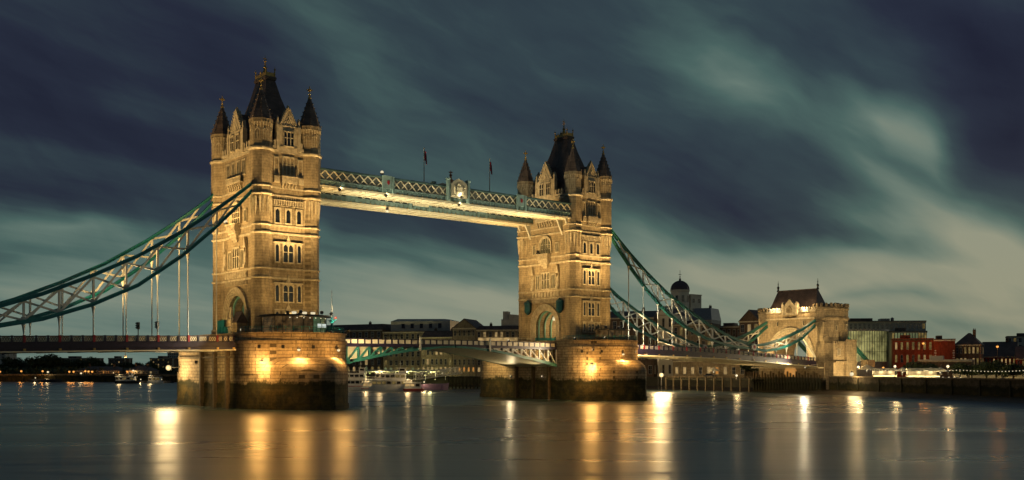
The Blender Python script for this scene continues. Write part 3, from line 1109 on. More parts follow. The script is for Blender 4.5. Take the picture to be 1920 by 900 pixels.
def make_span(sx, label):
    t = thing('side_span', label, 'bridge deck', (sx * 52, 0, 0))
    L = lambda x: sx * (x) - sx * 52
    xs = [51.8, 58, 66, 75, 84, 92, 100, 107, 116, 126, 138.4]

    def st(m, y0, y1, a, b):
        m.loft([[(L(x), y0, road_z(x) + a), (L(x), y1, road_z(x) + a), (L(x), y1, road_z(x) + b), (L(x), y0, road_z(x) + b)] for x in xs])
    m = MB()
    st(m, -8.9, 8.9, -.75, -.2)
    m.build('road_deck', 'asphalt', t)
    for sy in (-1, 1):
        m = MB()
        y = sy * 9.3
        st(m, y - .14, y + .14, -1.42, .02)
        st(m, y - .30, y + .30, -.12, .02)
        st(m, y - .36, y + .36, -1.0, -.92)
        m.build('fascia_girder', 'navy', t)
        m = MB()
        st(m, y - .42, y + .42, -1.62, -1.42)
        m.build('bottom_flange', 'cream', t)
        m = MB()
        st(m, y - .16, y + .16, .98, 1.16)
        st(m, y - .12, y + .12, .02, .18)
        m.build('parapet_rail', 'navy', t)
    # parapet panels, posts, bosses
    pan = MB()
    pan.box(-.66, .66, -.04, .04, .16, 1.0)
    fr = MB()
    for a, b in (((-.6, .22), (-.2, .92)), ((-.2, .22), (-.6, .92)), ((-.2, .22), (.2, .92)), ((.2, .22), (-.2, .92)), ((.2, .22), (.6, .92)), ((.6, .22), (.2, .92))):
        fr.tube((a[0], -.06, a[1]), (b[0], -.06, b[1]), .035, n=4)
        fr.tube((a[0], .06, a[1]), (b[0], .06, b[1]), .035, n=4)
    pn = post = boss = rp = None
    marks = [51.8 + .4] + HANG + [107, 112.6, 118, 123.4, 128.8, 134, 138.2]
    for a, b in zip(marks, marks[1:]):
        for k in range(3):
            w_ = (b - a) / 3
            x = a + (k + .5) * w_
            for sy in (-1, 1):
                if pn is None:
                    pn = pan.build('parapet_panel', 'cream', t)
                    tr = fr.build('pierced_tracery', 'navy', pn)
                    o, q = pn, tr
                else:
                    o = pn.copy()
                    q = tr.copy()
                    COL.objects.link(o)
                    COL.objects.link(q)
                    q.parent = o
                o.location = (L(x), sy * 9.3, road_z(x))
                xp = a + k * w_
                red = k == 0 and a > 52.5
                if red and rp is None:
                    mm = MB()
                    mm.box(-.2, .2, -.22, .22, -.0, 1.25)
                    rp = mm.build('shield_post', 'red', t)
                    p = rp
                elif not red and post is None:
                    mm = MB()
                    mm.box(-.16, .16, -.2, .2, 0, 1.22)
                    post = mm.build('parapet_post', 'navy', t)
                    p = post
                else:
                    p = (rp if red else post).copy()
                    COL.objects.link(p)
                p.location = (L(xp), sy * 9.3, road_z(xp))
                if k == 0:
                    if boss is None:
                        mm = MB()
                        mm.box(-.2, .2, -.2, .2, -.18, .18)
                        mm.box(-.13, .13, -.24, .24, -.12, .12)
                        boss = mm.build('boss', 'gold', t)
                        p = boss
                    else:
                        p = boss.copy()
                        COL.objects.link(p)
                    p.location = (L(a), sy * 9.44, road_z(a) - 1.2)
    m = MB()
    for k in range(16):
        x = 54.5 + k * 5.5
        z = road_z(x)
        m.box(min(L(x - .25), L(x + .25)), max(L(x - .25), L(x + .25)), -9.1, 9.1, z - 1.7, z - .76)
    m.build('cross_girder', 'cream', t)['kind'] = 'stuff'
    m = MB()
    for y in (-5.5, -1.8, 1.8, 5.5):
        st(m, y - .18, y + .18, -1.45, -.74)
    m.build('stringer', 'cream', t)
    # kerbs and the road line
    m = MB()
    for y in (-6.6, 6.6):
        st(m, y - .15, y + .15, -.2, -.07)
    m.build('kerb', 'stone_pale', t)
    return t


spanL = make_span(-1, 'suspended road deck with red shield posts along the parapet, running off to the left bank')
spanR = make_span(1, 'suspended road deck between the far pier and the stone gatehouse')


def make_leaf(label, sx):
    """a bascule leaf; root at the pier face, reaching to mid channel"""
    t = thing('bascule_leaf', label, 'bascule', (sx * 30.5, 0, 0), group='raised-road leaves over the channel')
    L = lambda x: sx * x - sx * 30.5
    top = lambda x: road_z(x)
    bot = lambda x: 12.15 - (x / 30.5) ** 1.55 * 4.3
    N = 11
    xs = [.15 + i * (30.3 - .15) / N for i in range(N + 1)]
    m = MB()
    m.loft([[(L(x), -8.8, top(x) - .45), (L(x), 8.8, top(x) - .45), (L(x), 8.8, top(x) - .1), (L(x), -8.8, top(x) - .1)] for x in xs])
    m.build('road_deck', 'asphalt', t)
    for sy in (-1, 1):
        y = sy * 9.0
        m = MB()
        m.loft([[(L(x), y - .25, top(x) - .5), (L(x), y + .25, top(x) - .5), (L(x), y + .25, top(x) + .02), (L(x), y - .25, top(x) + .02)] for x in xs])
        m.build('top_chord', 'navy', t)
        m = MB()
        m.loft([[(L(x), y - .28, bot(x)), (L(x), y + .28, bot(x)), (L(x), y + .28, bot(x) + .42 + x * .012), (L(x), y - .28, bot(x) + .42 + x * .012)] for x in xs])
        m.build('bottom_chord', 'teal_green', t)
        for i in range(N):
            a, b = xs[i], xs[i + 1]
            m = MB()
            if top(b) - bot(b) > .9:
                m.beam((L(b), y, bot(b) + .3), (L(b), y, top(b) - .4), .34, .34)
                m.beam((L(b), y, bot(b) + .4), (L(a), y, top(a) - .45), .30, .30)
                m.build('truss_brace', 'teal_green' if sx < 0 else 'white', t)
        m = MB()
        yy = sy * 7.6
        m.loft([[(L(x), yy - .05, bot(x) + .1), (L(x), yy + .05, bot(x) + .1), (L(x), yy + .05, top(x) - .5), (L(x), yy - .05, top(x) - .5)] for x in xs])
        if sx < 0:
            m.build('web_plate', 'cream', t)
        else:
            m = MB()
            for i in range(N):
                a, b = xs[i], xs[i + 1]
                if top(b) - bot(b) > .9:
                    m.beam((L(b), yy, bot(b) + .3), (L(b), yy, top(b) - .4), .26, .26)
                    m.beam((L(a), yy, bot(a) + .4), (L(b), yy, top(b) - .45), .24, .24)
            m.build('inner_bracing', 'cream', t)
        y = sy * 9.05
        m = MB()
        for a, b in ((1.0, 1.15), (.0, .16)):
            m.loft([[(L(x), y - .13, top(x) + a), (L(x), y + .13, top(x) + a), (L(x), y + .13, top(x) + b), (L(x), y - .13, top(x) + b)] for x in xs])
        m.build('parapet_rail', 'navy', t)
    m = MB()
    m.loft([[(L(x), -8.7, bot(x) + .05), (L(x), 8.7, bot(x) + .05), (L(x), 8.7, bot(x) + .12), (L(x), -8.7, bot(x) + .12)] for x in xs])
    m.build('soffit_plate', 'cream', t)
    m = MB()
    m.box(-.66, .66, -.04, .04, .16, 1.0)
    pn = None
    for i in range(18):
        x = .9 + i * 1.66
        for sy in (-1, 1):
            if pn is None:
                pn = m.build('parapet_panel', 'cream', t)
                o = pn
                mm = MB()
                mm.box(-.12, .12, -.16, .16, 0, 1.2)
                po = mm.build('parapet_post', 'navy', t)
                p = po
            else:
                o = pn.copy()
                p = po.copy()
                COL.objects.link(o)
                COL.objects.link(p)
            o.location = (L(x), sy * 9.05, top(x))
            p.location = (L(x + .83), sy * 9.05, top(x + .83))
    # signal board post standing off the parapet
    m = MB()
    m.box(L(9.6) - .2, L(9.6) + .2, -9.55, -9.3, 11.4, 14.4)
    m.box(L(9.6) - .12, L(9.6) + .12, -9.35, -9.1, 12.2, 13.9)
    m.build('gauge_board', 'white', t)
    return t


leafL = make_leaf('bascule leaf with teal braces over cream plates, nearer half of the opening span', -1)
leafR = make_leaf('bascule leaf with white braces and floodlit underside, far half of the opening span', 1)


# ------------------------------------------------------------------ high walkways
def make_walkway(label, near):
    t = thing('high_walkway', label, 'walkway', (0, 7.4 if not near else -7.4, 44.3), group='high level walkways')
    X = 35.0
    for sy in (-1, 1):
        y = sy * 2.5
        fx = lambda s, d, z, sy=sy, y=y: (s, y + sy * d, z)
        m = MB(fx)
        m.box(-X, X, -.15, .15, .0, .18)
        m.box(-X, X, -.12, .24, .88, 1.05)
        m.box(-X, X, -.08, .06, .18, .88)
        for k in range(int(2 * X / 1.25)):
            s = -X + .6 + k * 1.25
            m.box(s - .09, s + .09, .06, .2, .18, .88)
            m.ext([(s + .25, .25), (s + .95, .25), (s + .95, .6), (s + .6, .82), (s + .25, .6)], .06, .12)
        m.build('balustrade_girder', 'blue_pale', t)
        m = MB(fx)
        for k in range(int(X / 1.25) * 2):
            s = -X + .4 + k * 1.25
            m.box(s - .11, s + .11, .15, .26, .02, .18)
        m.build('gilt_boss', 'gold', t)['kind'] = 'stuff'
        m = MB(fx)
        n = 35
        st = 2 * X / n
        for k in range(n):
            a = -X + k * st
            m.beam((a, .0, 1.05), (a + st, .0, 3.0), .16, .20)
            m.beam((a + st, .05, 1.05), (a, .05, 3.0), .16, .20)
        m.build('lattice', 'cream', t)
        m = MB(fx)
        m.box(-X, X, -.05, -.02, 1.05, 3.05)
        m.build('glazing', 'glass_walk', t)
        m = MB(fx)
        m.box(-X, X, -.2, .25, 3.0, 3.28)
        m.build('top_chord', 'chord_grey', t)
    m = MB()
    m.box(-X, X, -2.5, 2.5, -.25, -.02)
    for k in range(36):
        x = -X + 1 + k * 2
        m.box(x - .1, x + .1, -2.55, 2.55, -.42, -.25)
    m.box(-X, X, -2.75, -2.55, -.45, -.02)
    m.box(-X, X, 2.55, 2.75, -.45, -.02)
    m.build('soffit', 'cream', t)
    m = MB()
    m.ext([(-X, 3.28), (X, 3.28), (X, 3.45), (-X, 3.45)], -2.4, 2.4)
    m.loft([[(-X, -2.3, 3.45), (-X, 2.3, 3.45), (-X, 0, 4.0)], [(X, -2.3, 3.45), (X, 2.3, 3.45), (X, 0, 4.0)]])
    m.build('roof', 'teal_dark', t)
    for s in (-18.3, 18.3):
        m = MB()
        for sy in (-1, 1):
            y = sy * 2.72
            for q in (-1.25, 1.25):
                m.box(s + q - .22, s + q + .22, min(y, y + sy * .3), max(y, y + sy * .2), .05, 3.5)
            m.box(s - .95, s + .95, min(y, y + sy * .2), max(y, y + sy * .2), .9, 3.6)
        p = m.build('pavilion_panel', 'blue_pale', t)
        m = MB()
        m.ext([(s - .28, 2.0), (s, 1.7), (s + .28, 2.0), (s + .28, 2.6), (s - .28, 2.6)], -3.0, -2.93)
        m.build('shield', 'red', p)
    # centre arms panel with crown
    m = MB()
    for sy in (-1, 1):
        y = sy * 2.78
        for q in (-2.7, 2.7):
            m.oct(q, y, [(.0, .5), (4.6, .5), (4.7, .65), (5.0, .65), (5.1, .25)], n=8)
    p = m.build('centre_pier', 'blue_pale', t)
    for sy in (-1, 1):
        y = sy * 2.85
        m = MB()
        y0, y1 = sorted((y, y + sy * .35))
        m.ext([(-2.2, .9), (2.2, .9), (2.2, 3.9), (1.2, 4.7), (0, 5.1), (-1.2, 4.7), (-2.2, 3.9)], y0, y1)
        o = m.build('arms_panel', 'cream', t)
        m = MB()
        yo = y + sy * .42
        m.oct(0, yo, [(1.5, .3), (2.1, .75), (3.1, .8), (3.3, .75)], n=6)
        for q in (-1, 1):   # supporters either side of a shield, heads and legs
            m.tube((q * 1.0, yo, 1.4), (q * 1.35, yo, 2.9), .30, .26)
            m.ball((q * 1.25, yo, 3.25), .3, n=4)
            m.tube((q * 1.25, yo, 2.5), (q * .7, yo, 2.9), .12)
            m.tube((q * 1.25, yo, 1.9), (q * 1.7, yo, 1.2), .14)
        m.oct(0, yo, [(3.4, .5), (3.7, .6), (4.2, .35), (4.3, .1)], n=8)
        m.build('coat_of_arms', 'cream', o)
    m = MB()
    m.oct(0, 0, [(4.0, 1.2), (4.6, 1.1), (5.2, .75), (5.5, .3), (6.2, .22), (6.4, .45), (6.6, .15), (7.5, .03)], n=8)
    for dx, dy in ((1, 0), (0, 1)):
        m.box(-.45 * dx - .07, .45 * dx + .07, -.45 * dy - .07, .45 * dy + .07, 6.95, 7.1)
    m.build('crown_finial', 'gilt_red', t)
    # wall brackets at both ends
    for sx in (-1, 1):
        for q in (-1.4, 1.4):
            m = MB()
            x0 = sx * 35.1
            m.add([(x0, q - .22, -.3), (x0 - sx * 1.9, q - .22, -.3), (x0, q - .22, -4.0), (x0, q + .22, -.3), (x0 - sx * 1.9, q + .22, -.3), (x0, q + .22, -4.0)],
                  [(0, 1, 2), (3, 5, 4), (0, 3, 4, 1), (1, 4, 5, 2), (0, 2, 5, 3)])
            m.build('wall_bracket', 'white', t)
    return t


M['chord_grey'] = plain('grey_teal_paint', (.07, .13, .13), .45)
M['glass_walk'] = emis('walkway_glass', (.75, .66, .36), .035, base=(.05, .06, .06), var=.8, scale=.25)
M['teal_dark'] = plain('dark_teal_roof', (.012, .07, .085), .5)
M['gilt_red'] = plain('copper_gilt', (.50, .20, .09), .45, .3)
walkN = make_walkway('near high level walkway with lit lattice sides and a crowned arms panel', True)
walkF = dup(walkN, (0, 7.4, 44.3), label='second high level walkway, seen below and behind the near one')

for x, lab in ((-7.2, 'red flag on the flagpole nearer the pavilion-side tower, above the walkway'), (11.1, 'red flag on the flagpole between the arms panel and the farther tower')):
    t = thing('flagpole', lab, 'flagpole', (x, -7.4, 47.6), group='flagpoles on the walkway')
    m = MB()
    m.tube((0, 0, 0), (0, 0, 8.0), .13, .07)
    m.oct(0, 0, [(0, .3), (.5, .16)])
    m.ball((0, 0, 8.1), .16, n=4)
    m.build('pole', 'white', t)
    m = MB()
    rows = []
    for k in range(7):
        f_ = k / 6
        rows.append([(.08 + f_ * .62, .16 * math.sin(f_ * 9 + j * .5), 7.9 - j * .75 - f_ * 1.1) for j in range(4)])
    for k in range(6):
        for j in range(3):
            a, b, c, d = rows[k][j], rows[k + 1][j], rows[k + 1][j + 1], rows[k][j + 1]
            m.mi = 1 if (k + j) % 4 == 0 else 0
            m.add([a, b, c, d, *[(p[0], p[1] + .02, p[2]) for p in (a, b, c, d)]], [(0, 1, 2, 3), (4, 5, 6, 7)])
    m.build('flag', ['flag', 'flag_blue'], t)


# ------------------------------------------------------------------ suspension chains
UP = [(47.6, 43.6), (52, 40.0), (56, 36.9), (62, 32.6), (70, 27.6), (78, 23.6), (86, 20.1), (94, 17.3), (100, 15.6), (107, 14.0)]
LO = [(47.6, 42.4), (52, 37.6), (56, 33.6), (62, 28.2), (70, 22.4), (78, 18.6), (86, 15.9), (94, 14.3), (100, 13.6), (107, 13.3)]
UP2 = [(107, 14.0), (113, 14.6), (119, 15.8), (125, 17.4), (131, 19.3), (139.5, 22.8)]
LO2 = [(107, 13.3), (113, 12.7), (119, 13.3), (125, 14.6), (131, 16.6), (139.5, 21.6)]


def interp(P, x):
    for i in range(len(P) - 1):
        if P[i][0] <= x <= P[i + 1][0]:
            f_ = (x - P[i][0]) / (P[i + 1][0] - P[i][0])
            p0 = P[max(0, i - 1)][1]
            p3 = P[min(len(P) - 1, i + 2)][1]
            p1, p2 = P[i][1], P[i + 1][1]
            return p1 + (p2 - p1) * f_
    return P[-1][1]


def chord(m, P, L, w, h, sub=3):
    xs = []
    for (a, _), (b, _2) in zip(P, P[1:]):
        xs += [a + (b - a) * k / sub for k in range(sub)]
    xs.append(P[-1][0])
    for hw, z0, z1 in ((w * .5, -h * .5, -h * .34), (w * .32, -h * .34, h * .34), (w * .5, h * .34, h * .5)):
        m.loft([[(L(x), -hw, interp(P, x) + z0), (L(x), hw, interp(P, x) + z0), (L(x), hw, interp(P, x) + z1), (L(x), -hw, interp(P, x) + z1)] for x in xs])


def make_chain(sx, sy, label, long=True, paint='teal'):
    U, D = (UP, LO) if long else (UP2, LO2)
    x0 = U[0][0] if long else 107
    t = thing('suspension_chain', label, 'suspension chain', (sx * x0, sy * 9.0, 0), group='suspension chains')
    L = lambda x: sx * (x - x0)
    m = MB()
    chord(m, U, L, .8, .72)
    m.build('upper_chord', paint, t)
    m = MB()
    chord(m, D, L, .8, .72)
    m.build('lower_chord', paint, t)
    hs = HANG if long else [112.6, 118, 123.4, 128.8, 134]
    pts = ([51.5] if long else []) + hs + ([104.5] if long else [])
    for x in hs:
        m = MB()
        zu, zl = interp(U, x), interp(D, x)
        if zu - zl > .8:
            m.beam((L(x), 0, zl + .2), (L(x), 0, zu - .2), .34, .38)
            m.beam((L(x) - .4, 0, zl + .6), (L(x) + .4, 0, zl + .6), .3, .5)
            m.build('chain_post', 'white', t)
        m = MB()
        zr = road_z(x) + .1
        if zl - .5 > zr + .2:
            m.tube((L(x), 0, zl - .3), (L(x), 0, zr), .115, n=8)
            if zl - zr > .9:
                m.oct(L(x), 0, [(max(zr, zl - 1.9), .12), (zl - .9, .26), (zl - .4, .40)], n=6)
                m.oct(L(x), 0, [(zr, .26), (zr + .5, .22), (zr + .7, .12)], n=6)
            m.build('hanger', 'white', t)
    for a, b in zip(pts, pts[1:]):
        ua, ub, la, lb = interp(U, a), interp(U, b), interp(D, a), interp(D, b)
        if max(ua - la, ub - lb) > 1.1:
            m = MB()
            m.beam((L(a), -.12, ua - .3), (L(b), -.12, lb + .3), .22, .34)
            m.build('chain_brace', 'white', t)
            m = MB()
            m.beam((L(a), .12, la + .3), (L(b), .12, ub - .3), .22, .34)
            m.build('chain_brace', 'white', t)
    if long:
        m = MB()
        m.tube((L(107), -.7, 13.7), (L(107), .7, 13.7), 1.0, n=20)
        o = m.build('link_disc', 'white', t)
        m = MB()
        m.tube((L(107), -.78, 13.7), (L(107), .78, 13.7), .5, n=16)
        m.build('rose_boss', 'red', o)
        m = MB()
        z = road_z(107)
        m.box(L(107) - .7, L(107) + .7, -.5, .5, z - 1.6, z + .1)
        m.build('link_foot', 'navy', t)
    return t


make_chain(-1, -1, 'teal suspension chain rising to the pavilion-side tower, nearest to the viewer')
make_chain(-1, 1, 'teal suspension chain rising to the pavilion-side tower, on the deck side away from the viewer')
make_chain(1, -1, 'long suspension chain from the farther tower down to the white rose disc', paint='teal_green')
make_chain(1, 1, 'long suspension chain behind, partly hidden by the farther tower', paint='teal_green')
make_chain(1, -1, 'short suspension chain rising from the rose disc to the gatehouse, near deck edge', long=False)
make_chain(1, 1, 'short suspension chain rising to the left shoulder of the gatehouse, far deck edge', long=False, paint='teal_green')
for sy, lab in ((-1, 'slanting green land tie running down behind the gatehouse in front of the glass building'), (1, 'slanting land tie on the hidden side of the gatehouse')):
    t = thing('land_tie', lab, 'land tie', (149.5, sy * 9.6, 0), group='land ties')
    m = MB()
    m.beam((-2, 0, 21.8), (17.5, 0, 9.9), .8, 1.1)
    m.beam((-2, 0, 22.1), (17.5, 0, 10.2), 1.2, .25)
    m.build('tie_bar', 'teal_green', t)
    m = MB()
    m.box(15.6, 20, -1.2, 1.2, 8.0, 10.3)
    m.build('anchor_block', 'stone', t)
t = thing('brace_strut', 'slanting white strut from the short chain down to the deck by the gatehouse', 'strut', (129, -9, 0))
m = MB()
m.beam((0, 0, 19.6), (9.8, 0, 10.6), .45, .6)
m.build('strut_bar', 'white', t)


# ------------------------------------------------------------------ abutment gatehouse
def make_gate():
    t = thing('stone_gatehouse', 'castellated stone gatehouse with steep slate roof where the deck meets the bank', 'gatehouse', (144, 0, 0))
    x0, x1 = -5.5, 5.5
    zs, ar = 11.8, 6.3
    m = MB()
    ring = [(-12.2, -1), (12.2, -1), (12.2, 25.2), (-12.2, 25.2)]
    # left and right piers plus arched top
    m.box(x0, x1, -12.2, -ar, -1, 25.2)
    m.box(x0, x1, ar, 12.2, -1, 25.2)
    top = [(-ar, zs)] + arc(0, zs, ar, PI, 0, 20)[1:-1] + [(ar, zs), (ar, 25.19), (-ar, 25.19)]
    m.add([(x0, y, z) for y, z in top] + [(x1, y, z) for y, z in top],
          [tuple(range(len(top))), tuple(range(len(top), 2 * len(top)))[::-1]] + [(i, (i + 1) % len(top), (i + 1) % len(top) + len(top), i + len(top)) for i in range(len(top))])
    m.box(x0, x1, -ar, ar, -1, 8.6)
    m.build('gate_wall', 'stone', t)
    T = lambda s, d, z: (x0 - d, -s, z)
    m = MB(T)
    for r0, r1, d in ((8.6, 8.1, .5), (8.0, 7.4, .36), (7.3, 6.7, .22)):
        o_ = [(-r0, 9.5)] + arc(0, zs, r0, PI, 0, 22) + [(r0, 9.5)]
        i_ = [(-r1, 9.5)] + arc(0, zs, r1, PI, 0, 22) + [(r1, 9.5)]
        for a, b, c, e in zip(o_, o_[1:], i_, i_[1:]):
            m.ext([a, b, e, c], -.02, d)
    m.build('portal_arch', 'stone_pale', t)
    m = MB(T)
    m.box(-9, 9, 0, .5, 23.0, 23.4)
    m.box(-9.2, 9.2, 0, .4, 25.2, 25.6)
    for k in range(20):
        s = -8.9 + k * .92
        m.box(s, s + .5, -.3, .35, 25.6, 26.7)
        m.box(s, s + .92, -.25, .3, 25.55, 26.0)
    m.build('parapet', 'stone_pale', t)
    for s in (-4.8, 4.8):
        window(T, s, 21.0, .7, 1.5, t, 1, fr=.14)
    # gabled centrepiece
    m = MB(T)
    m.ext([(-2.3, 24.4), (2.3, 24.4), (2.3, 26.9), (.25, 29.2), (-.25, 29.2), (-2.3, 26.9)], -.4, .7)
    for s in (-2.5, 2.5):
        m.box(s - .4, s + .4, -.4, .8, 24.4, 27.6)
        m.ext([(s - .45, 27.6), (s + .45, 27.6), (s, 28.5)], -.4, .8)
    m.ball((0, .1, 29.4), .3, n=4)
    gb = m.build('gable', 'stone_pale', t)
    m = MB(T)
    m.ext([(-1, 25.1), (1, 25.1), (1, 26.3), (0, 27.4), (-1, 26.3)], .7, .86)
    m.build('carved_shield', 'stone_rough', gb)
    # corner turrets
    for x, y, r, zt in ((-2.1, -10.6, 3.7, 26.6), (3.6, -10.6, 3.4, 26.6), (-2.1, 10.8, 3.2, 26.0), (3.6, 10.8, 3.2, 26.0)):
        m = MB()
        m.oct(x, y, [(8.5, r), (22.4, r), (22.9, r + .35), (23.4, r + .35), (23.6, r + .12), (zt - 1.0, r + .12), (zt - .8, r + .4), (zt - .4, r + .4), (zt - .35, r + .1), (zt, r + .1)])
        for i in range(16):
            a = 2 * PI * (i + .5) / 16
            rr = (r + .0)
            cx, cy = x + rr * math.cos(a), y + rr * math.sin(a)
            m.oct(cx, cy, [(zt - .1, .5), (zt + .9, .5), (zt + 1.1, .3)], n=4, rot=a + PI / 4)
        m.build('turret', 'stone', t)
    TS = lambda s, d, z: (s, -14.0 - d, z)
    for s, z in ((-2.1, 19.2), (3.6, 19.6)):
        window(TS, s, z, .8, 1.7, t, 1, fr=.15)
    # lower stair tower / buttress block on the river side
    m = MB()
    m.box(-5.3, .6, -15.2, -12.1, -1, 15.2)
    m.box(.6, 6.2, -16.0, -12.1, -1, 15.9)
    for k in range(5):
        m.box(-5.4 + k * 1.22, -4.8 + k * 1.22, -15.35, -14.9, 15.2, 15.9)
    for k in range(5):
        m.box(.6 + k * 1.2, 1.2 + k * 1.2, -16.1, -15.7, 15.9, 16.5)
    m.box(-5.5, 6.4, -16.2, -12, 9.3, 9.7)
    m.build('stair_block', 'stone', t)
    TS = lambda s, d, z: (s, -15.2 - d, z)
    window(TS, -2.6, 11.6, 1.6, 2.0, t, 2, fr=.15, pane='glass_warm', arched=False)
    # curved wing brackets under the near turret
    m = MB()
    m.add([(-6.2, -12.0, 16.0), (-6.2, -12.4, 21.8), (-4.8, -12.4, 21.8), (-4.8, -13.6, 16.0), (-6.2, -9.4, 21.8), (-5.6, -9.4, 16.0)], [(0, 1, 2, 3), (0, 5, 4, 1), (1, 4, 2), (3, 2, 4, 5), (0, 3, 5)])
    m.build('turret_corbel', 'stone', t)
    # roof
    m = MB()
    m.loft([[(-4.6, -8.6, 25.0), (4.6, -8.6, 25.0), (4.6, 10.2, 25.0), (-4.6, 10.2, 25.0)],
            [(-2.6, -7.3, 28.0), (2.6, -7.3, 28.0), (2.6, 9.2, 28.0), (-2.6, 9.2, 28.0)],
            [(-.25, -6.2, 32.4), (.25, -6.2, 32.4), (.25, 8.6, 32.4), (-.25, 8.6, 32.4)]])
    m.box(-.35, .35, -6.3, 8.7, 32.4, 32.75)
    rf = m.build('roof', 'slate', t)
    m = MB()
    for y in (-6.2, 8.6):
        m.oct(0, y, [(32.4, .5), (33.2, .25), (33.8, .45), (34.2, .15), (36.0, .03)], n=6)
        m.box(-.3, .3, y - .05, y + .05, 34.9, 35.05)
    m.build('finial', 'black', rf)
    # vaulted opening towards the river under the deck
    m = MB()
    m.box(-7.6, -5.4, -12.6, 12.8, -1, 4.7)
    m.build('plinth', 'quay', t)
    for k in range(24):
        y = -12.2 + k * 1.07
        m = MB()
        m.box(-8.0, -7.6, y - .22, y + .22, -1, 5.6 + .5 * (k % 3))
        m.build('fender_pile', 'timber', t)
    m = MB(lambda s, d, z: (x0 - d, -s, z))
    pl = [(-5.6, 4.9)] + arc(-3.3, 6.3, 2.3, PI, 0, 10) + [(-1.0, 4.9)]
    pl = [(a + 3.3, b) for a, b in pl]
    m.add([(a, .06, b) for a, b in pl], [tuple(range(len(pl)))])
    m.add([(a, .3, b) for a, b in pl[:1]] , [])
    m.build('lit_vault', 'glass_amber', t)
    m = MB()
    m.box(-8.6, -5.6, -12, 13, 7.6, 7.8)
    for k in range(9):
        y = -11.8 + k * 3
        m.tube((-8.5, y, 7.8), (-8.5, y, 8.7), .06, n=4)
    m.box(-8.56, -8.44, -12, 13, 8.6, 8.7)
    m.build('maintenance_gantry', 'cream', t)
    # parapet floodlights
    for y in (-6.5, -4.4, 3.6, 5.4, 7.2):
        m = MB()
        m.box(-6.3, -5.9, y - .25, y + .25, 25.7, 26.1)
        m.ball((-6.15, y, 26.35), .26, n=5)
        m.build('parapet_lamp', 'lamp', t)
    for y, e in ((-5.4, 900), (5.4, 900)):
        add_light('POINT', t, (-6.9, y, 26.6), e, WARM2, .4)
    return t


gate = make_gate()


# ------------------------------------------------------------------ pavilion, cabin and mast on the piers
def make_pavilion():
    t = thing('glazed_pavilion', 'curved glass pavilion with a thin dark roof on the nearest pier end', 'pavilion', (-41.9, -15.2, 14.32))
    r = 5.7
    A = [R(188 + i * 164 / 16) for i in range(17)]
    arcp = [(r * math.cos(a), r * .75 * math.sin(a)) for a in A]
    pts = [(-r, 3.6)] + arcp + [(r, 3.6)]
    m = MB()
    big = [(x * 1.18, y * 1.24 if y < 0 else y) for x, y in pts]
    m.prism(big, 3.05, 3.22)
    m.prism([(x * .93, y * .93) for x, y in big], 3.22, 3.4)
    m.build('roof', 'black', t)
    m = MB()
    for i, (x, y) in enumerate(pts):
        if i % 2 == 0:
            m.tube((x, y, 0), (x, y, 3.05), .07, n=5)
    for z in (1.0, 2.1):
        for a, b in zip(pts, pts[1:]):
            m.beam((*a, z), (*b, z), .05)
    m.build('frame', 'black', t)
    m = MB()
    q = [(x * .985, y * .985) for x, y in pts]
    for i, (a, b) in enumerate(zip(q, q[1:])):
        m.mi = 1 if 9 < i < 15 else 0
        m.add([(*a, .05), (*b, .05), (*b, 3.0), (*a, 3.0)], [(0, 1, 2, 3)])
    m.build('glass_wall', ['glass_cafe', 'glass_cafe2'], t)
    for x, y in ((2.2, -4.5), (3.4, -4.1)):
        m = MB()
        m.box(x - .4, x + .4, y - .03, y + .03, 1.0, 1.7)
        m.build('screen', 'screen_white', t)
    for i in range(7):
        x = -3.6 + i * 1.25
        m = MB()
        m.ball((x, -4.6 + .06 * (x * x), 2.75), .11, n=4)
        m.build('ceiling_lamp', 'lamp', t)
    for x, e in ((-1.0, 0), (1.2, 0), (3.0, 0)):
        m = MB()
        m.box(x - .3, x + .3, -.8, -.3, 3.4, 3.55)
        m.oct(x, -.5, [(3.55, .14), (3.7, .42), (4.05, .48), (4.1, .3)], n=8)
        m.build('roof_floodlight', 'lamp', t)
    add_light('POINT', t, (1, 0, 2.4), 160, WARM2, .5)
    return t


M['glass_cafe'] = emis('pavilion_glass', (1.0, .55, .18), .07, base=(.02, .015, .01), var=.9, scale=.9)
M['glass_cafe2'] = emis('pavilion_glass_green', (.35, .62, .28), .12, base=(.02, .03, .02), var=.8, scale=.6)
M['screen_white'] = emis('white_screen_glow', (.9, 1.0, .9), .45)
make_pavilion()

t = thing('control_cabin', 'low flat-roofed control cabin on the far pier beside its tower', 'cabin', (43.5, -14.6, 14.32))
m = MB()
m.box(-3.2, 3.4, -2.2, 2.4, 0, .9)
m.build('base_wall', 'stone_rough', t)
m = MB()
m.box(-3.15, 3.35, -2.15, 2.35, .9, 2.5)
m.build('glass_wall', 'glass_cafe', t)
m = MB()
m.box(-3.6, 3.8, -2.7, 2.8, 2.5, 2.8)
for x in (-3.2, -1, 1.2, 3.3):
    m.box(x - .08, x + .08, -2.28, -2.12, .9, 2.5)
m.build('roof', 'stone_rough', t)


def railing(pts, z, label, group='pier-top railings'):
    t = thing('railing', label, 'railing', (pts[0][0], pts[0][1], z), group=group)
    ox, oy = pts[0]
    m = MB()
    for (a, b), (c, d) in zip(pts, pts[1:]):
        for h in (.45, .75, 1.1):
            m.tube((a - ox, b - oy, h), (c - ox, d - oy, h), .035, n=4)
        m.tube((c - ox, d - oy, 0), (c - ox, d - oy, 1.15), .05, n=4)
    m.tube((0, 0, 0), (0, 0, 1.15), .05, n=4)
    m.build('rails', 'teal', t)


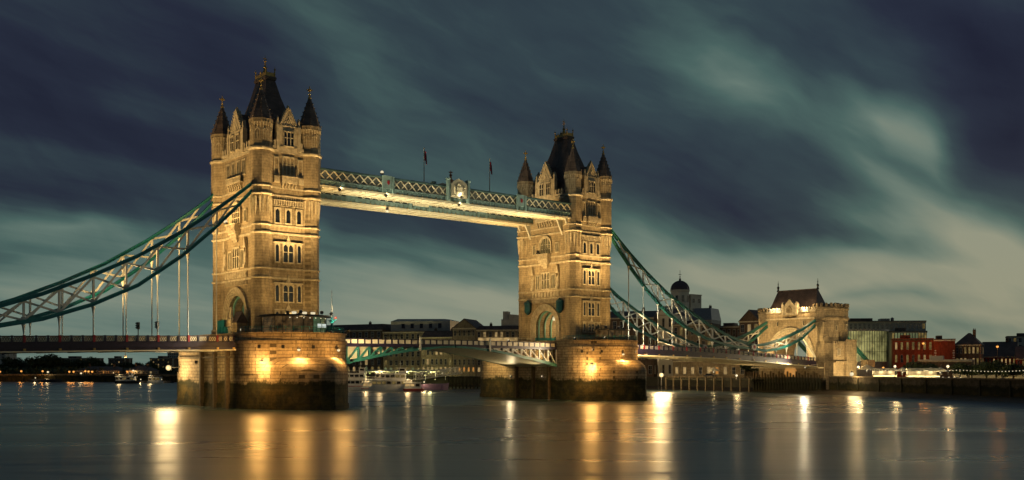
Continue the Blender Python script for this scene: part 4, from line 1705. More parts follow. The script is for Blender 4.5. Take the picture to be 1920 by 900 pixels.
for cx, lab in ((-41.15, 'thin teal railing round the top edge of the nearest pier'), (41.15, 'thin teal railing round the top edge of the far pier')):
    railing([(cx + 10.2 * math.cos(a), -11 - 10.2 * math.sin(a)) for a in [PI * i / 22 for i in range(23)]], 14.32, lab)

t = thing('signal_mast', 'thin white mast on a teal post with a red light at the pier edge', 'mast', (-31.2, -9.4, 14.3))
m = MB()
m.oct(0, 0, [(0, .55), (.6, .5), (.8, .28), (2.4, .22), (2.6, .5), (2.9, .5), (3.1, .2), (3.6, .12)], n=8)
m.beam((-1.0, 0, 3.0), (1.0, 0, 3.0), .12)
m.beam((0, 0, 2.4), (1.1, 0, 3.3), .1)
m.build('teal_post', 'teal', t)
m = MB()
m.tube((0, 0, 3.4), (0, 0, 9.0), .10, .05)
m.box(-.9, .2, -.04, .04, 4.0, 4.1)
m.box(-.15, .15, -.1, .1, 4.8, 6.0)
m.build('mast_pole', 'steel', t)
m = MB()
m.ball((.7, -.3, 3.5), .28, n=5)
m.build('signal_lens', 'lamp_red', t)

# stone kiosk with pinnacle and teal hoarding in the portal of the near tower
t = thing('stone_kiosk', 'small stone kiosk with slate gable and pale pinnacle in the nearest arch', 'kiosk', (-49.2, -5.0, 12.6))
m = MB()
m.box(-.9, 1.2, -1.3, 1.2, 0, 3.8)
m.build('kiosk_wall', 'stone', t)
m = MB()
m.loft([[(-1.1, -1.5, 3.8), (1.4, -1.5, 3.8), (.15, -1.5, 6.0)], [(-1.1, 1.4, 3.8), (1.4, 1.4, 3.8), (.15, 1.4, 6.0)]])
m.build('roof', 'slate', t)
m = MB()
m.oct(-.9, 1.3, [(0, .55), (2.6, .55), (2.8, .75), (3.0, .5), (4.6, .62), (4.8, .4), (6.4, .3), (6.6, .36), (7.1, .04)], n=8)
for k in range(4):
    a = PI / 2 * k
    m.oct(-.9 + .55 * math.cos(a), 1.3 + .55 * math.sin(a), [(2.7, .14), (4.2, .12), (4.9, .02)], n=4)
m.build('pinnacle', 'stone_pale', t)
t = thing('hoarding', 'plain teal painted hoarding across the foot of the nearest arch', 'hoarding', (-48.0, 3.4, 12.5))
m = MB()
m.box(-.1, .1, -3.4, 4.2, 0, 3.4)
m.box(-.1, .1, .8, 4.2, 3.4, 4.8)
for k in range(6):
    m.box(-.2, -.1, -3.3 + k * 1.45, -3.15 + k * 1.45, 0, 3.5)
m.build('board', 'teal', t)


def traffic_light(x, y, lab):
    z = road_z(x) - .1
    t = thing('traffic_light', lab, 'traffic light', (x, y, z), group='traffic lights on the deck')
    m = MB()
    m.tube((0, 0, 0), (0, 0, 3.6), .09, n=6)
    m.build('post', 'black', t)
    m = MB()
    m.box(-.24, .24, -.2, .2, 2.6, 3.9)
    for k in range(3):
        m.tube((0, -.2, 2.85 + k * .4), (0, -.42, 2.9 + k * .4), .15, n=7)
        m.tube((-.24, 0, 2.85 + k * .4), (-.46, 0, 2.9 + k * .4), .15, n=7)
    h = m.build('signal_head', 'black', t)
    m = MB()
    m.tube((-.25, 0, 2.85), (-.30, 0, 2.85), .11, n=7)
    m.build('green_lens', 'lamp_green', h)


traffic_light(-65.6, -6.5, 'black traffic light with the larger head, nearest the tower on the left deck')
traffic_light(-67.5, -2.0, 'smaller black traffic light beside the larger one on the left deck')
# ------------------------------------------------------------------ floodlights
def pier_angle(u, cx):
    best = None
    for i in range(1, 180):
        a = R(i)
        x, y = cx + 10.65 * math.cos(a), -11 - 10.65 * math.sin(a)
        dx, dy = x - CX, y - CY
        uu = 960 + FPX * (dx * CT - dy * ST) / (dx * ST + dy * CT)
        # facing the camera only
        if (math.cos(a) * -dx - math.sin(a) * -dy) > 0 and (best is None or abs(uu - u) < best[0]):
            best = (abs(uu - u), a)
    return best[1]


for cx, us, nm in ((-41.15, ((500, 9.0), (557, 11.2), (620, 11.2)), 'nearest'), (41.15, ((1110, 8.6), (1160, 11.1), (1203, 11.1)), 'far')):
    for (u, z), wh in zip(us, ('leftmost and lowest', 'middle', 'rightmost')):
        a = pier_angle(u, cx)
        ax, ay = math.cos(a), -math.sin(a)
        low = z < 10
        off = 2.0 if low else 2.1
        x, y = cx + (10.6 + off) * ax, -11 + (10.6 + off) * ay
        pier_lamp(x, y, z, ax, ay, f'{wh} bulkhead floodlight on the round end of the {nm} pier', e=(2400 if low else 1500), ang=(160 if low else 125),
                  tgt=((-ax * 1.6 + ay * 1.2, -ay * 1.6 - ax * 1.2, -.9) if low else (-ax * .8, -ay * .8, -4)))
# big lamps at the channel corners of the piers
def corner_lamp(x, y, z, label, e, tgts, h=0):
    t = thing('floodlight', label, 'floodlight', (x, y, z), group='large corner floodlights of the piers')
    m = MB()
    m.box(-.5, .5, -.5, .5, -.45, .45)
    m.beam((0, 0, 0), (tgts[0], tgts[1], .2), .18)
    m.build('housing', 'black', t)
    m = MB()
    m.ball((-.3, -.6, 0), .55, n=8)
    m.build('lens', 'lamp_warm', t)
    add_light('POINT', t, (-1.6, -3.2, 0), e, WARM2, 2.2)
    return t


corner_lamp(-53.9, 18.4, 7.7, 'large floodlight on the left edge of the nearest pier, just under the deck', 3600, (2.6, -.6))


def lamp_mast(x, y, z0, z1, label, e, mat='lamp', col=WARM2, group=None, r=.4, arms=0, light=True, ls=.5):
    t = thing('street_lamp', label, 'street lamp', (x, y, z0), group=group)
    m = MB()
    h = z1 - z0
    m.oct(0, 0, [(0, .22), (.4, .2), (.6, .10), (h - .5, .07), (h - .35, .14), (h - .3, .1)], n=6)
    if arms:
        m.beam((-arms, 0, h * .8), (arms, 0, h * .8), .07)
    m.build('post', 'black', t)
    m = MB()
    m.ball((0, 0, h), r, n=6)
    m.build('globe', mat, t)
    m = MB()
    m.oct(0, 0, [(h + r * .8, r * .7), (h + r * 1.1, r * .5), (h + r * 1.5, .03)], n=6)
    m.build('cap', 'black', t)
    if light:
        add_light('POINT', t, (-(ls + r) * ST, -(ls + r) * CT, h), e, col, ls)
    return t


x, y = at(1240, 330)
lamp_mast(x, y, .2, 5.4, 'low powerful lamp on the foreshore pile right of the far pier, just above the water', 7500, r=.75, ls=2.6, mat='lamp_warm')
x, y = at(1234, 345)
lamp_mast(x, y, .2, 11.2, 'tall lamp just above the low powerful one, right of the far pier', 5000, r=.6, ls=1.6)
x, y = at(940, 420)
lamp_mast(x, y, 4.3, 21.3, 'tall bright lamp behind the opening span, left of the farther tower', 4500, r=.8, ls=2.2)
x, y = at(1192, 300)
lamp_mast(x, y, 4.3, 19.3, 'tall lamp behind the chains just right of the farther tower', 4000, r=.75, ls=1.6)
x, y = at(1597, 296)
lamp_mast(x, y, 4.3, 5.9, 'low bright lamp at the foot of the gatehouse on the river wall', 1500, r=.6, ls=1.8)

# tower floodlights: wide ones at the foot and stronger ones thrown upward
def flood(x, y, z, tgt, e, ang, label, col=WARM, grp='upward floodlights', size=.4):
    t = thing('floodlight', label, 'floodlight', (x, y, z), group=grp)
    d = (Vector(tgt) - Vector((x, y, z))).normalized()
    m = MB()
    m.beam(tuple(-d * .2), tuple(d * .25), .5, .4)
    m.box(-.25, .25, -.06, .06, -.35, .1)
    m.build('housing', 'black', t)
    m = MB()
    m.beam(tuple(d * .25), tuple(d * .28), .44, .34)
    m.build('lens', 'lamp', t)
    add_light('SPOT', t, tuple(d * .45), e, col, size, tuple(Vector(tgt) - Vector((x, y, z))), ang, .75)
    return t


for cx, nm in ((-41.15, 'nearest'), (41.15, 'far')):
    zr = 18.0 if cx < 0 else 17.3
    yr = -18.6 if cx < 0 else -16.6
    for s, w_ in ((-1, 'left'), (1, 'right')):
        flood(cx + s * 4.6, yr, zr, (cx + s * 2.5, -10, 27), 1500, 120, f'{w_} floodlight of the low pair above the flat roof on the {nm} pier', (1, .62, .20), size=.9)
        flood(cx + s * 2.2, yr - .6, zr + .2, (cx + s * 1.2, -10, 50), 30000, 54, f'{w_} strong floodlight of the inner pair above the flat roof on the {nm} pier', (1, .64, .24), size=1.2)
    xl = cx - 6.12
    dl = 14.5
    for s, w_ in ((-1, 'camera side'), (1, 'hidden side')):
        flood(xl - dl, s * 6.5, road_z(xl - dl) + .5, (xl, s * 2, 27), 2900 if cx < 0 else 2200, 100, f'low floodlight on the road deck before the {nm} tower, {w_} kerb', (1, .62, .20), size=.9)
        flood(xl - (32 if cx < 0 else 24), s * 5.4, road_z(xl - 28) + .5, (xl, s * 1, 46), 44000 if cx < 0 else 29000, 62, f'strong floodlight on the road deck before the {nm} tower, {w_} kerb', (1, .64, .24), size=1.2)
    # lamps on the oriel balcony of the side face
    t = thing('floodlight', f'glaring lamp on the side balcony of the {"pavilion-side" if cx < 0 else "farther"} tower', 'floodlight', (xl - 1.9, .8, 36.2), group='balcony lamps')
    m = MB()
    m.box(-.3, .3, -.5, .5, 0, .3)
    m.build('housing', 'black', t)
    m = MB()
    m.ball((-.1, 0, .5), .38, n=6)
    if cx < 0:
        m.build('lens', 'lamp', t)
        add_light('POINT', t, (-1.0, 0, .9), 900, WARM, .4)
    else:
        m.build('lens', 'black', t)
# inside of the arches
    t = thing('arch_lamp', f'lamps hanging inside the road arch of the {nm} tower', 'lamp', (cx, 0, 20.5))
    for x in (-3.5, 0, 3.5):
        m = MB()
        m.tube((x, 0, 0), (x, 0, 1.5), .04, n=4)
        m.oct(x, 0, [(-.9, .12), (-.7, .28), (-.1, .34), (0, .1)], n=6)
        m.build('lantern', 'lamp', t)
    add_light('POINT', t, (0, 0, -2.5), 500 if cx > 0 else 120, WARM2, .4)
# walkways and bascules
for sx, nm in ((-1, 'nearest'), (1, 'far')):
    flood(sx * 34.5, -21.5, 14.7, (sx * 8, -10, 46.5), 60000, 60, f'added floodlight on the round nose of the {nm} pier, aimed at the walkway lattice', (1, .86, .52), size=1.0)  # added to brighten the lattice, no known fixture on the nose
for x, sx in ((-32.2, -1), (32.2, 1)):
    for y in (-12.5, 12.5):
        flood(x + sx * 1.0, y, 14.7, (sx * 12, y * .6, 44.5), 15000 if sx < 0 else 13000, 85, f'floodlight on the {"nearest" if sx < 0 else "far"} pier channel edge aimed at the walkways, {"camera" if y < 0 else "hidden"} side', (1, .80, .42))
for x, nm in ((-19, 'nearer'), (-30, 'nearest'), (0, 'middle')):
    flood(x, -10.45, 43.7, (x + 5, -8.5, 48), 70, 130, f'tiny lamp under the lattice of the near walkway, {nm} one', (1, .85, .5), 'walkway lamps', .2)
t = thing('floodlight', 'glaring lamp on the roof of the near walkway by its left panel', 'floodlight', (-19.6, -9.9, 48.1), group='walkway glare lamps')
m = MB()
m.box(-.3, .3, -.3, .3, 0, .25)
m.build('housing', 'black', t)
m = MB()
m.ball((0, 0, .45), .34, n=6)
m.build('lens', 'lamp', t)
add_light('POINT', t, (0, -1.3, .7), 60, WARM2, .3)
for x, z, lab in ((-33.6, 43.2, 'lamp under the far walkway beside the nearest tower'), (-9.0, 43.2, 'lamp under the middle of the far walkway')):
    t = thing('floodlight', lab, 'floodlight', (x, 4.6, z), group='walkway glare lamps')
    m = MB()
    m.box(-.25, .25, -.25, .25, .2, .8)
    m.build('housing', 'black', t)
    m = MB()
    m.ball((0, 0, 0), .36, n=6)
    m.build('lens', 'lamp', t)
    add_light('POINT', t, (-.4, -.8, -.4), 200, WARM2, .3)
flood(0, -11.5, 45.2, (0, -9.5, 47.5), 110, 120, 'small lamp lighting the crowned arms panel', (1, .85, .55), 'walkway lamps', .2)
for y in (-6, 6):
    flood(28.6, y, 5.6, (8, y * .4, 12), 900, 130, f'floodlight low on the far pier under the white-braced leaf, {"camera" if y < 0 else "hidden"} side', (1, .78, .42))
flood(-32.0, -18.5, 9.2, (-14, -8, 12), 7000, 90, 'floodlight low on the nearest pier lighting the teal-braced leaf', (1, .72, .34))
flood(-31.4, -14.4, 14.7, (-12, -9.2, 13.2), 4500, 100, 'small added lamp at the corner of the nearest pier brightening the parapet', (1, .78, .42))  # added fill that brightens the leaf parapet
flood(33.0, -19.0, 12.0, (14, -9.2, 12.0), 6500, 90, 'small added lamp at the corner of the far pier brightening the white-braced leaf parapet', (1, .80, .5))  # added fill for the far leaf's parapet and braces
# right side span and chain
flood(24.5, -3.5, 10.2, (30.5, 0, 6), 3200, 140, 'added lamp under the white-braced leaf aimed at the far pier wall', (1, .66, .24), size=.8)  # added to light the pier side below the leaf
flood(25.0, 12.5, 10.2, (30.5, 15, 6), 2200, 140, 'added lamp under the hidden edge of the white-braced leaf by the far pier', (1, .66, .24), size=.8)  # added fill for the farther stretch of that pier side
flood(-53.2, -15.2, 14.7, (-80, -9, 17), 5000, 100, 'small added lamp at the left edge of the nearest pier top, facing the left chain', (1, .86, .56))  # added fill for the left span parapet and chain, no known fixture
flood(-59.5, -9.5, 8.8, (-51.8, 5, 6), 2600, 130, 'added lamp low off the left side of the nearest pier by the fender posts', (1, .66, .24))  # added to light the masonry between the fender posts
flood(53.8, -12.5, 9.4, (80, -9.0, 11), 9000, 110, 'floodlight on the far pier lighting under the side span', (1, .66, .26))
flood(51.0, -15.5, 14.7, (78, -9, 22), 10000, 110, 'floodlight on the far pier top lighting the long chain', (1, .92, .66))
flood(126.0, -14.0, 7.8, (112, -9.3, 11), 6500, 140, 'floodlight by the gatehouse lighting the last bays of the side span', (1, .85, .55))
flood(126.0, 6.5, 10.3, (138.5, 2, 19), 6500, 120, 'floodlight on the deck before the gatehouse, hidden kerb', (1, .68, .28))
flood(126.0, -6.5, 10.3, (138.5, -3, 19), 6500, 120, 'floodlight on the deck before the gatehouse, camera side kerb', (1, .68, .28))
flood(138.0, -25.5, 5.0, (143.0, -14.5, 13), 7000, 110, 'floodlight on the river wall aimed at the stair block', (1, .70, .32))
t = thing('floodlight', 'bright lamp halfway up the short chain before the gatehouse', 'floodlight', (121.6, -9.9, 15.0))
m = MB()
m.box(-.2, .2, -.1, .4, -.2, .2)
m.build('housing', 'black', t)
m = MB()
m.ball((0, -.3, 0), .42, n=6)
m.build('lens', 'lamp', t)
add_light('POINT', t, (0, -1.4, 0), 500, WARM2, .3)
for x in (-72,):
    t = thing('underdeck_lamp', 'small lamp hanging under the left road deck', 'lamp', (x, -8.3, road_z(x) - 2.4))
    m = MB()
    m.tube((0, 0, 0), (0, 0, .75), .05, n=5)
    m.oct(0, 0, [(-.35, .1), (-.3, .25), (0, .3), (.05, .12)], n=6)
    m.build('fitting', 'cream', t)
    add_light('POINT', t, (0, -.2, -.7), 90, WARM2, .3)


# ------------------------------------------------------------------ buildings
WIN = {}


def win_mesh(w, h, style, pane):
    key = (round(w, 2), round(h, 2), style, pane)
    if key in WIN:
        return WIN[key]
    m = MB()
    m.mi = 0
    f = min(.12, w * .1)
    m.box(-w / 2 - f, w / 2 + f, -.10, .02, -f * 1.3, 0)
    m.box(-w / 2 - f, -w / 2, -.08, .02, 0, h)
    m.box(w / 2, w / 2 + f, -.08, .02, 0, h)
    if style == 'arch':
        pts = arc(0, h, w / 2, PI, 0, 6)
        o_ = arc(0, h, w / 2 + f, PI, 0, 6)
        for a, b, c, e in zip(o_, o_[1:], pts, pts[1:]):
            m.ext([a, b, e, c], -.08, .02)
        pl = [(-w / 2, 0), (w / 2, 0)] + pts[::-1]
    else:
        m.box(-w / 2 - f, w / 2 + f, -.12, .02, h, h + f * 1.4)
        pl = [(-w / 2, 0), (w / 2, 0), (w / 2, h), (-w / 2, h)]
    if style != 'plain':
        m.box(-.03, .03, -.05, -.02, 0, h)
        m.box(-w / 2, w / 2, -.05, -.02, h * .5 - .03, h * .5 + .03)
    m.mi = 1
    m.add([(a, -.015, b) for a, b in pl], [tuple(range(len(pl)))])
    o = m.build('window', ['frame_mat', pane])
    me = o.data
    bpy.data.objects.remove(o)
    WIN[key] = me
    return me


M['frame_mat'] = plain('window_frame', (.35, .33, .29), .6)


def put_window(t, x, y, z, w, h, style='sash', pane='glass', rz=0, name='window'):
    o = bpy.data.objects.new(name, win_mesh(w, h, style, pane))
    COL.objects.link(o)
    o.parent = t
    o.location = (x, y, z)
    o.rotation_euler = (0, 0, rz)
    return o


def building(name, label, cat, uk0, uk1, vtop, depth=14, z0=4.3, wall='brick_yellow', roof='flat', roof_h=3.0, roof_mat='slate', floors=4, cols=8, lit=.15,
             lit_mats=('glass_warm', 'glass_gold'), style='sash', ws=.45, group=None, top_z=None, side_cols=3, base=0.0, hs=.55, cornice='stone_pale', dark='glass', ground=None):
    (u0, k0), (u1, k1) = uk0, uk1
    a, b = Vector(at(u0, k0)), Vector(at(u1, k1))
    d = b - a
    L = d.length
    rz = math.atan2(d.y, d.x)
    zt = top_z if top_z is not None else zv(vtop, (k0 + k1) / 2)
    H = zt - z0
    t = thing(name, label, cat, (a.x, a.y, z0), rz, group)
    m = MB()
    if roof in ('flat', 'hip', 'gable', 'mansard'):
        m.box(0, L, 0, depth, 0, H)
    elif roof == 'front_gable':
        m.ext([(0, 0), (L, 0), (L, H), (L / 2, H + roof_h), (0, H)], 0, depth)
    m.build('wall', wall, t)
    r = MB()
    o = .35
    if roof == 'flat':
        r.box(-.15, L + .15, -.2, depth + .2, H, H + .35)
        r.box(L * .2, L * .45, depth * .3, depth * .7, H + .35, H + 1.6)
    elif roof == 'hip':
        q = min(depth, L) * .45
        r.loft([[(-o, -o, H), (L + o, -o, H), (L + o, depth + o, H), (-o, depth + o, H)], [(q, depth / 2 - .1, H + roof_h), (L - q, depth / 2 - .1, H + roof_h), (L - q, depth / 2 + .1, H + roof_h), (q, depth / 2 + .1, H + roof_h)]])
    elif roof == 'gable':
        r.loft([[(-.1, -o, H), (-.1, depth + o, H), (-.1, depth / 2, H + roof_h)], [(L + .1, -o, H), (L + .1, depth + o, H), (L + .1, depth / 2, H + roof_h)]])
    elif roof == 'front_gable':
        r.ext([(-o, H - .1), (0, H - .1), (L / 2, H + roof_h - .05), (L, H - .1), (L + o, H - .1), (L / 2, H + roof_h + .4)], -.3, depth)
    elif roof == 'mansard':
        r.loft([[(-.1, -.1, H), (L + .1, -.1, H), (L + .1, depth, H), (-.1, depth, H)], [(.8, 1.6, H + roof_h), (L - .8, 1.6, H + roof_h), (L - .8, depth - 1, H + roof_h), (.8, depth - 1, H + roof_h)]])
    rf = r.build('roof', roof_mat, t)
    if roof in ('hip', 'gable', 'mansard'):
        for f_ in ((.2, .75) if L > 14 else (.7,)):
            c = MB()
            c.box(L * f_ - .5, L * f_ + .5, depth * .5 - .4, depth * .5 + .4, H + roof_h * .3, H + roof_h + 1.1)
            for j in (-.25, .25):
                c.oct(L * f_ + j, depth * .5, [(H + roof_h + 1.1, .16), (H + roof_h + 1.6, .12)], n=6)
            c.build('chimney', 'brick_brown', rf)
    if cornice:
        c = MB()
        c.box(-.12, L + .12, -.25, -.003, H - .45, H - .003)
        c.build('cornice', cornice, t)
    fh = (H - base) / floors
    pitch = L / cols
    for i in range(floors):
        for j in range(cols):
            is_lit = random.random() < lit
            pane = random.choice(lit_mats) if is_lit else dark
            st = style
            w_, h_ = pitch * ws, fh * hs
            if ground and i == 0:
                pane = random.choice(ground)
                st = 'arch'
            if st == 'arch':
                h_ -= w_ * .25
            put_window(t, (j + .5) * pitch, -.003, base + i * fh + fh * (.5 if ground and i == 0 else .2), w_, h_ * (.7 if ground and i == 0 else 1), st, pane)
    for i in range(floors):
        for j in range(side_cols):
            p2 = depth / side_cols
            pane = random.choice(lit_mats) if random.random() < lit else dark
            put_window(t, L + .003, (j + .5) * p2, base + i * fh + fh * .2, min(p2 * .35, 1.6), fh * hs, 'sash', pane, rz=PI / 2)
            put_window(t, -.003, (j + .5) * p2, base + i * fh + fh * .2, min(p2 * .35, 1.6), fh * hs, 'sash', pane, rz=-PI / 2)
    t['L'] = L
    t['H'] = H
    return t


def sign_text(parent, txt, x, y, z, size, mat='gold', name='lettering', w=None):
    cu = bpy.data.curves.new('lettering', 'FONT')
    cu.body = txt
    cu.size = size
    cu.extrude = .05
    cu.align_x = 'CENTER'
    cu.materials.append(M[mat])
    tmp = bpy.data.objects.new('tmp', cu)
    me = bpy.data.meshes.new_from_object(tmp)
    bpy.data.objects.remove(tmp)
    o = bpy.data.objects.new(name, me)
    COL.objects.link(o)
    o.parent = parent
    o.location = (x, y, z)
    o.rotation_euler = (PI / 2, 0, 0)
    return o


# --- warehouse wharf seen between the piers
b1 = building('warehouse', 'long low warehouse wing in shadow left of the broad wharf block, behind the opening span', 'warehouse', (560, 455), (716, 432), 620, wall='brick_brown', roof='mansard', roof_h=2.6, floors=5, cols=14, lit=.06, ground=('glass_gold', 'glass_green', 'glass_warm'), ws=.4)
b2 = building('warehouse', 'broad pale wharf warehouse with its name on the parapet and a set-back upper block', 'warehouse', (718, 428), (842, 418), 622, wall='brick_yellow', roof='flat', floors=5, cols=12, lit=.06, ground=('glass_gold', 'glass_green', 'glass_warm'), ws=.42)
L2, H2 = b2['L'], b2['H']
m = MB()
m.box(2.2, L2 - .8, 3, 13, H2 + .36, H2 + 4.6)
m.loft([[(2.2, 3, H2 + 4.6), (L2 - .8, 3, H2 + 4.6), (L2 - .8, 13, H2 + 4.6), (2.2, 13, H2 + 4.6)], [(4.5, 5, H2 + 5.7), (L2 - 4, 5, H2 + 5.4), (L2 - 4, 11, H2 + 5.4), (4.5, 11, H2 + 5.7)]])
pb = m.build('upper_block', 'concrete', b2)
for k in range(5):
    put_window(pb, 8 + k * 4.2, 2.99, H2 + 1.6, 1.5, 1.9, 'plain', 'glass')
sign_text(b2, 'BUTLERS WHARF', L2 * .17, -.3, H2 - 1.9, 1.15, 'black')
b3 = building('warehouse', 'wharf warehouse with a blue-grey slate mansard right of the broad block', 'warehouse', (790, 414), (848, 408), 628, wall='brick_yellow', roof='mansard', roof_h=2.6, floors=4, cols=7, lit=.3, ground=('glass_gold', 'glass_warm'), ws=.42, top_z=zv(632, 411))
b4 = building('warehouse', 'narrow wharf warehouse with a pointed pediment and its name below it', 'warehouse', (849, 405), (892, 402), 615, wall='brick_yellow', roof='front_gable', roof_h=3.4, floors=5, cols=5, lit=.16, ground=('glass_amber', 'glass_warm'), ws=.38)
sign_text(b4, 'BUTLERS WHARF', b4['L'] / 2, -.3, b4['H'] - 1.9, .85, 'black')
b5 = building('warehouse', 'wharf warehouse with bright lit top storey beside the tall lamp', 'warehouse', (893, 402), (1000, 398), 614, wall='brick_yellow', roof='mansard', roof_h=1.6, floors=5, cols=10, lit=.25, ground=('glass_amber', 'glass_warm', 'glass_green'), ws=.42, top_z=zv(618, 400))
m = MB()
m.box(1, b5['L'] - 1, -1.0, -.26, b5['H'] - 4.6, b5['H'] - 3.2)
m.build('lit_conservatory', 'glass_warm', b5)
m = MB()
m.box(9.5, 18.5, 3, 10, b5['H'] + 1.6, b5['H'] + 4.2)
m.ext([(12.5, b5['H'] + 4.2), (19.2, b5['H'] + 4.2), (18.2, b5['H'] + 5.4), (15.5, b5['H'] + 6.0), (12.5, b5['H'] + 6.2)], 3, 10)
m.box(10.0, 12.2, 4, 8, b5['H'] + 4.2, b5['H'] + 7.4)
m.build('penthouse', 'concrete', b5)
# riverside walk of the wharf: awning of lights and jetty
t = thing('wharf_jetty', 'dark timber piled jetty below the wharf, right of the gangway', 'jetty', (*at(842, 375), 0), math.atan2(*(lambda d: (d[1], d[0]))((Vector(at(930, 372)) - Vector(at(842, 375))))))
Lj = (Vector(at(930, 372)) - Vector(at(842, 375))).length
m = MB()
m.box(0, Lj, -.5, 12, 3.9, 4.5)
m.build('jetty_deck', 'timber', t)
for k in range(14):
    m = MB()
    m.box(k * Lj / 13 - .25, k * Lj / 13 + .25, -.75, -.25, -2, 4.4)
    m.build('pile', 'timber', t)
m = MB()
for k in range(13):
    m.beam((k * Lj / 13, -.4, 3.6 if k % 2 else .6), ((k + 1) * Lj / 13, -.4, .6 if k % 2 else 3.6), .2)
m.build('cross_bracing', 'timber', t)
t = thing('awning', 'long scalloped white awning with lights beneath along the wharf walk', 'awning', (*at(690, 412), 6.0), math.atan2(*(lambda d: (d[1], d[0]))((Vector(at(838, 400)) - Vector(at(690, 412))))))
La = (Vector(at(838, 400)) - Vector(at(690, 412))).length
m = MB()
xs = [i * La / 48 for i in range(49)]
m.loft([[(x, -1.6, .28 * abs(math.sin(i * PI / 8)) - .2), (x, 0, .9), (x, -1.6, .28 * abs(math.sin(i * PI / 8)) + .1)] for i, x in enumerate(xs)])
m.build('canvas', 'canvas', t)
for k in range(9):
    m = MB()
    m.tube((k * La / 8, -1.5, -3.1), (k * La / 8, -1.5, .3), .08, n=5)
    m.build('post', 'white', t)
for k in range(12):
    m = MB()
    m.ball(((k + .5) * La / 12, -1.2, -.5), .32, n=5)
    m.build('lamp', 'lamp' if k % 3 else 'lamp_green2', t)
for k in range(3):
    add_light('POINT', t, ((k + .5) * La / 3, -3.2, -.6), 1600, (.95, .85, .35), .7)

# --- buildings behind the right side span
building('warehouse', 'dark brown warehouse directly right of the farther tower behind the bright lamp', 'warehouse', (1120, 395), (1226, 388), 596, wall='brick_brown', roof='gable', roof_h=3, floors=4, cols=8, lit=.10, depth=16)
building('warehouse', 'white rendered warehouse with a dark pitched roof behind the long chain', 'warehouse', (1226, 396), (1262, 392), 590, wall='render', roof='front_gable', roof_h=2.6, floors=4, cols=3, lit=.05, depth=16, ws=.3)
building('warehouse', 'yellow brick warehouse under the middle of the long chain', 'warehouse', (1262, 388), (1335, 382), 608, wall='brick_yellow', roof='flat', floors=4, cols=7, lit=.18, depth=14)
building('office_building', 'grey glazed sloping-roofed office block right of the domed tower', 'building', (1296, 420), (1334, 416), 600, wall='concrete', roof='mansard', roof_h=5.0, roof_mat='steel', floors=4, cols=4, lit=.05, depth=14)
building('warehouse', 'dark flat-roofed building with a red-brown storey left of the gatehouse', 'building', (1334, 400), (1420, 392), 612, wall='brick_brown', roof='flat', floors=4, cols=9, lit=.12, depth=14)
building('pitched_hall', 'hall with an open timber gable just left of the gatehouse roof', 'building', (1386, 372), (1424, 366), 602, wall='brick_brown', roof='front_gable', roof_h=3.8, floors=4, cols=3, lit=.15, depth=16)
# domed tower
x, y = at(1275, 440)
t = thing('domed_tower', 'round cream tower with a ribbed lead dome and weathervane above the chains', 'tower', (x, y, 4.3))
k = 440
z = lambda v: zv(v, k) - 4.3
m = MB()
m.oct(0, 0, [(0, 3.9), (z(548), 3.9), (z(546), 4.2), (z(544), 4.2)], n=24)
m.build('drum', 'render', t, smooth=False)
m = MB()
zb = z(544)
m.oct(0, 0, [(zb + 4.0 * math.sin(a), 4.0 * math.cos(a)) for a in [R(i * 10) for i in range(9)]] + [(zb + 4.1, .5), (zb + 4.9, .45), (zb + 5.2, .15)], n=16)
dm = m.build('dome', 'lead', t)
m = MB()
for i in range(16):
    a = PI / 8 + PI * i / 8
    p = [(4.06 * math.cos(e) * math.cos(a), 4.06 * math.cos(e) * math.sin(a), zb + 4.06 * math.sin(e)) for e in [R(j * 12) for j in range(8)]]
    for q, r in zip(p, p[1:]):
        m.tube(q, r, .09, n=4)
m.build('rib', 'lead', dm)
m = MB()
m.tube((0, 0, zb + 5), (0, 0, zb + 8.6), .09, n=5)
m.box(-.8, .8, -.05, .05, zb + 6.7, zb + 6.85)
m.box(-.05, .05, -.8, .8, zb + 6.7, zb + 6.85)
m.ball((0, 0, zb + 5.7), .3, n=4)
m.build('weathervane', 'black', dm)
for a in (200, 240, 280, 320):
    put_window(t, 3.92 * math.cos(R(a)), 3.92 * math.sin(R(a)), zb - 5.2, 1.0, 2.6, 'sash', 'glass', rz=R(a + 90))
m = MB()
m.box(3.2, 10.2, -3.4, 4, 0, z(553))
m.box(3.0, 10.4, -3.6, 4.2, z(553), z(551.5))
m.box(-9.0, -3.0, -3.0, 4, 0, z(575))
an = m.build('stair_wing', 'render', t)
for i in range(3):
    for j in range(2):
        put_window(t, 5.0 + j * 3.6, -3.41, z(553) - 3.2 - i * 4.2, 1.1, 1.5, 'sash', 'glass')

# --- east bank right of the gatehouse
x0, y0 = at(1577, 372)
t = thing('glass_building', 'curved glass building with vertical fins glowing green-yellow right of the gatehouse', 'building', (x0, y0, 4.3), TH * -1)
k = 372
zt = zv(621, k) - 4.3
zb_ = zv(678, k) - 4.3
W = 98 * k / FPX
pl = []
for i in range(33):
    a = PI * (1.0 + i / 32 * 1.0)
    pl.append((W / 2 + W / 2 * math.cos(a), 7 + 9.5 * math.sin(a)))
m = MB()
m.prism([(x, y) for x, y in pl] + [(W, 16), (0, 16)], zb_, zt)
m.build('glass_wall', 'glass_bldg', t)
for i, (x, y) in enumerate(pl):
    a = math.atan2((y - 7) / 9.5 ** 2, (x - W / 2) / (W / 2) ** 2)
    m = MB()
    m.beam((x, y, zb_), (x, y, zt + .2), .14, .5, up=(math.cos(a), math.sin(a), 0))
    m.build('glass_fin', 'fin', t)
m = MB()
for zz in (zb_ + 3.6, zb_ + 7.2):
    for p, q in zip(pl, pl[1:]):
        m.beam((*p, zz), (*q, zz), .18, .12)
m.build('floor_band', 'steel', t)
m = MB()
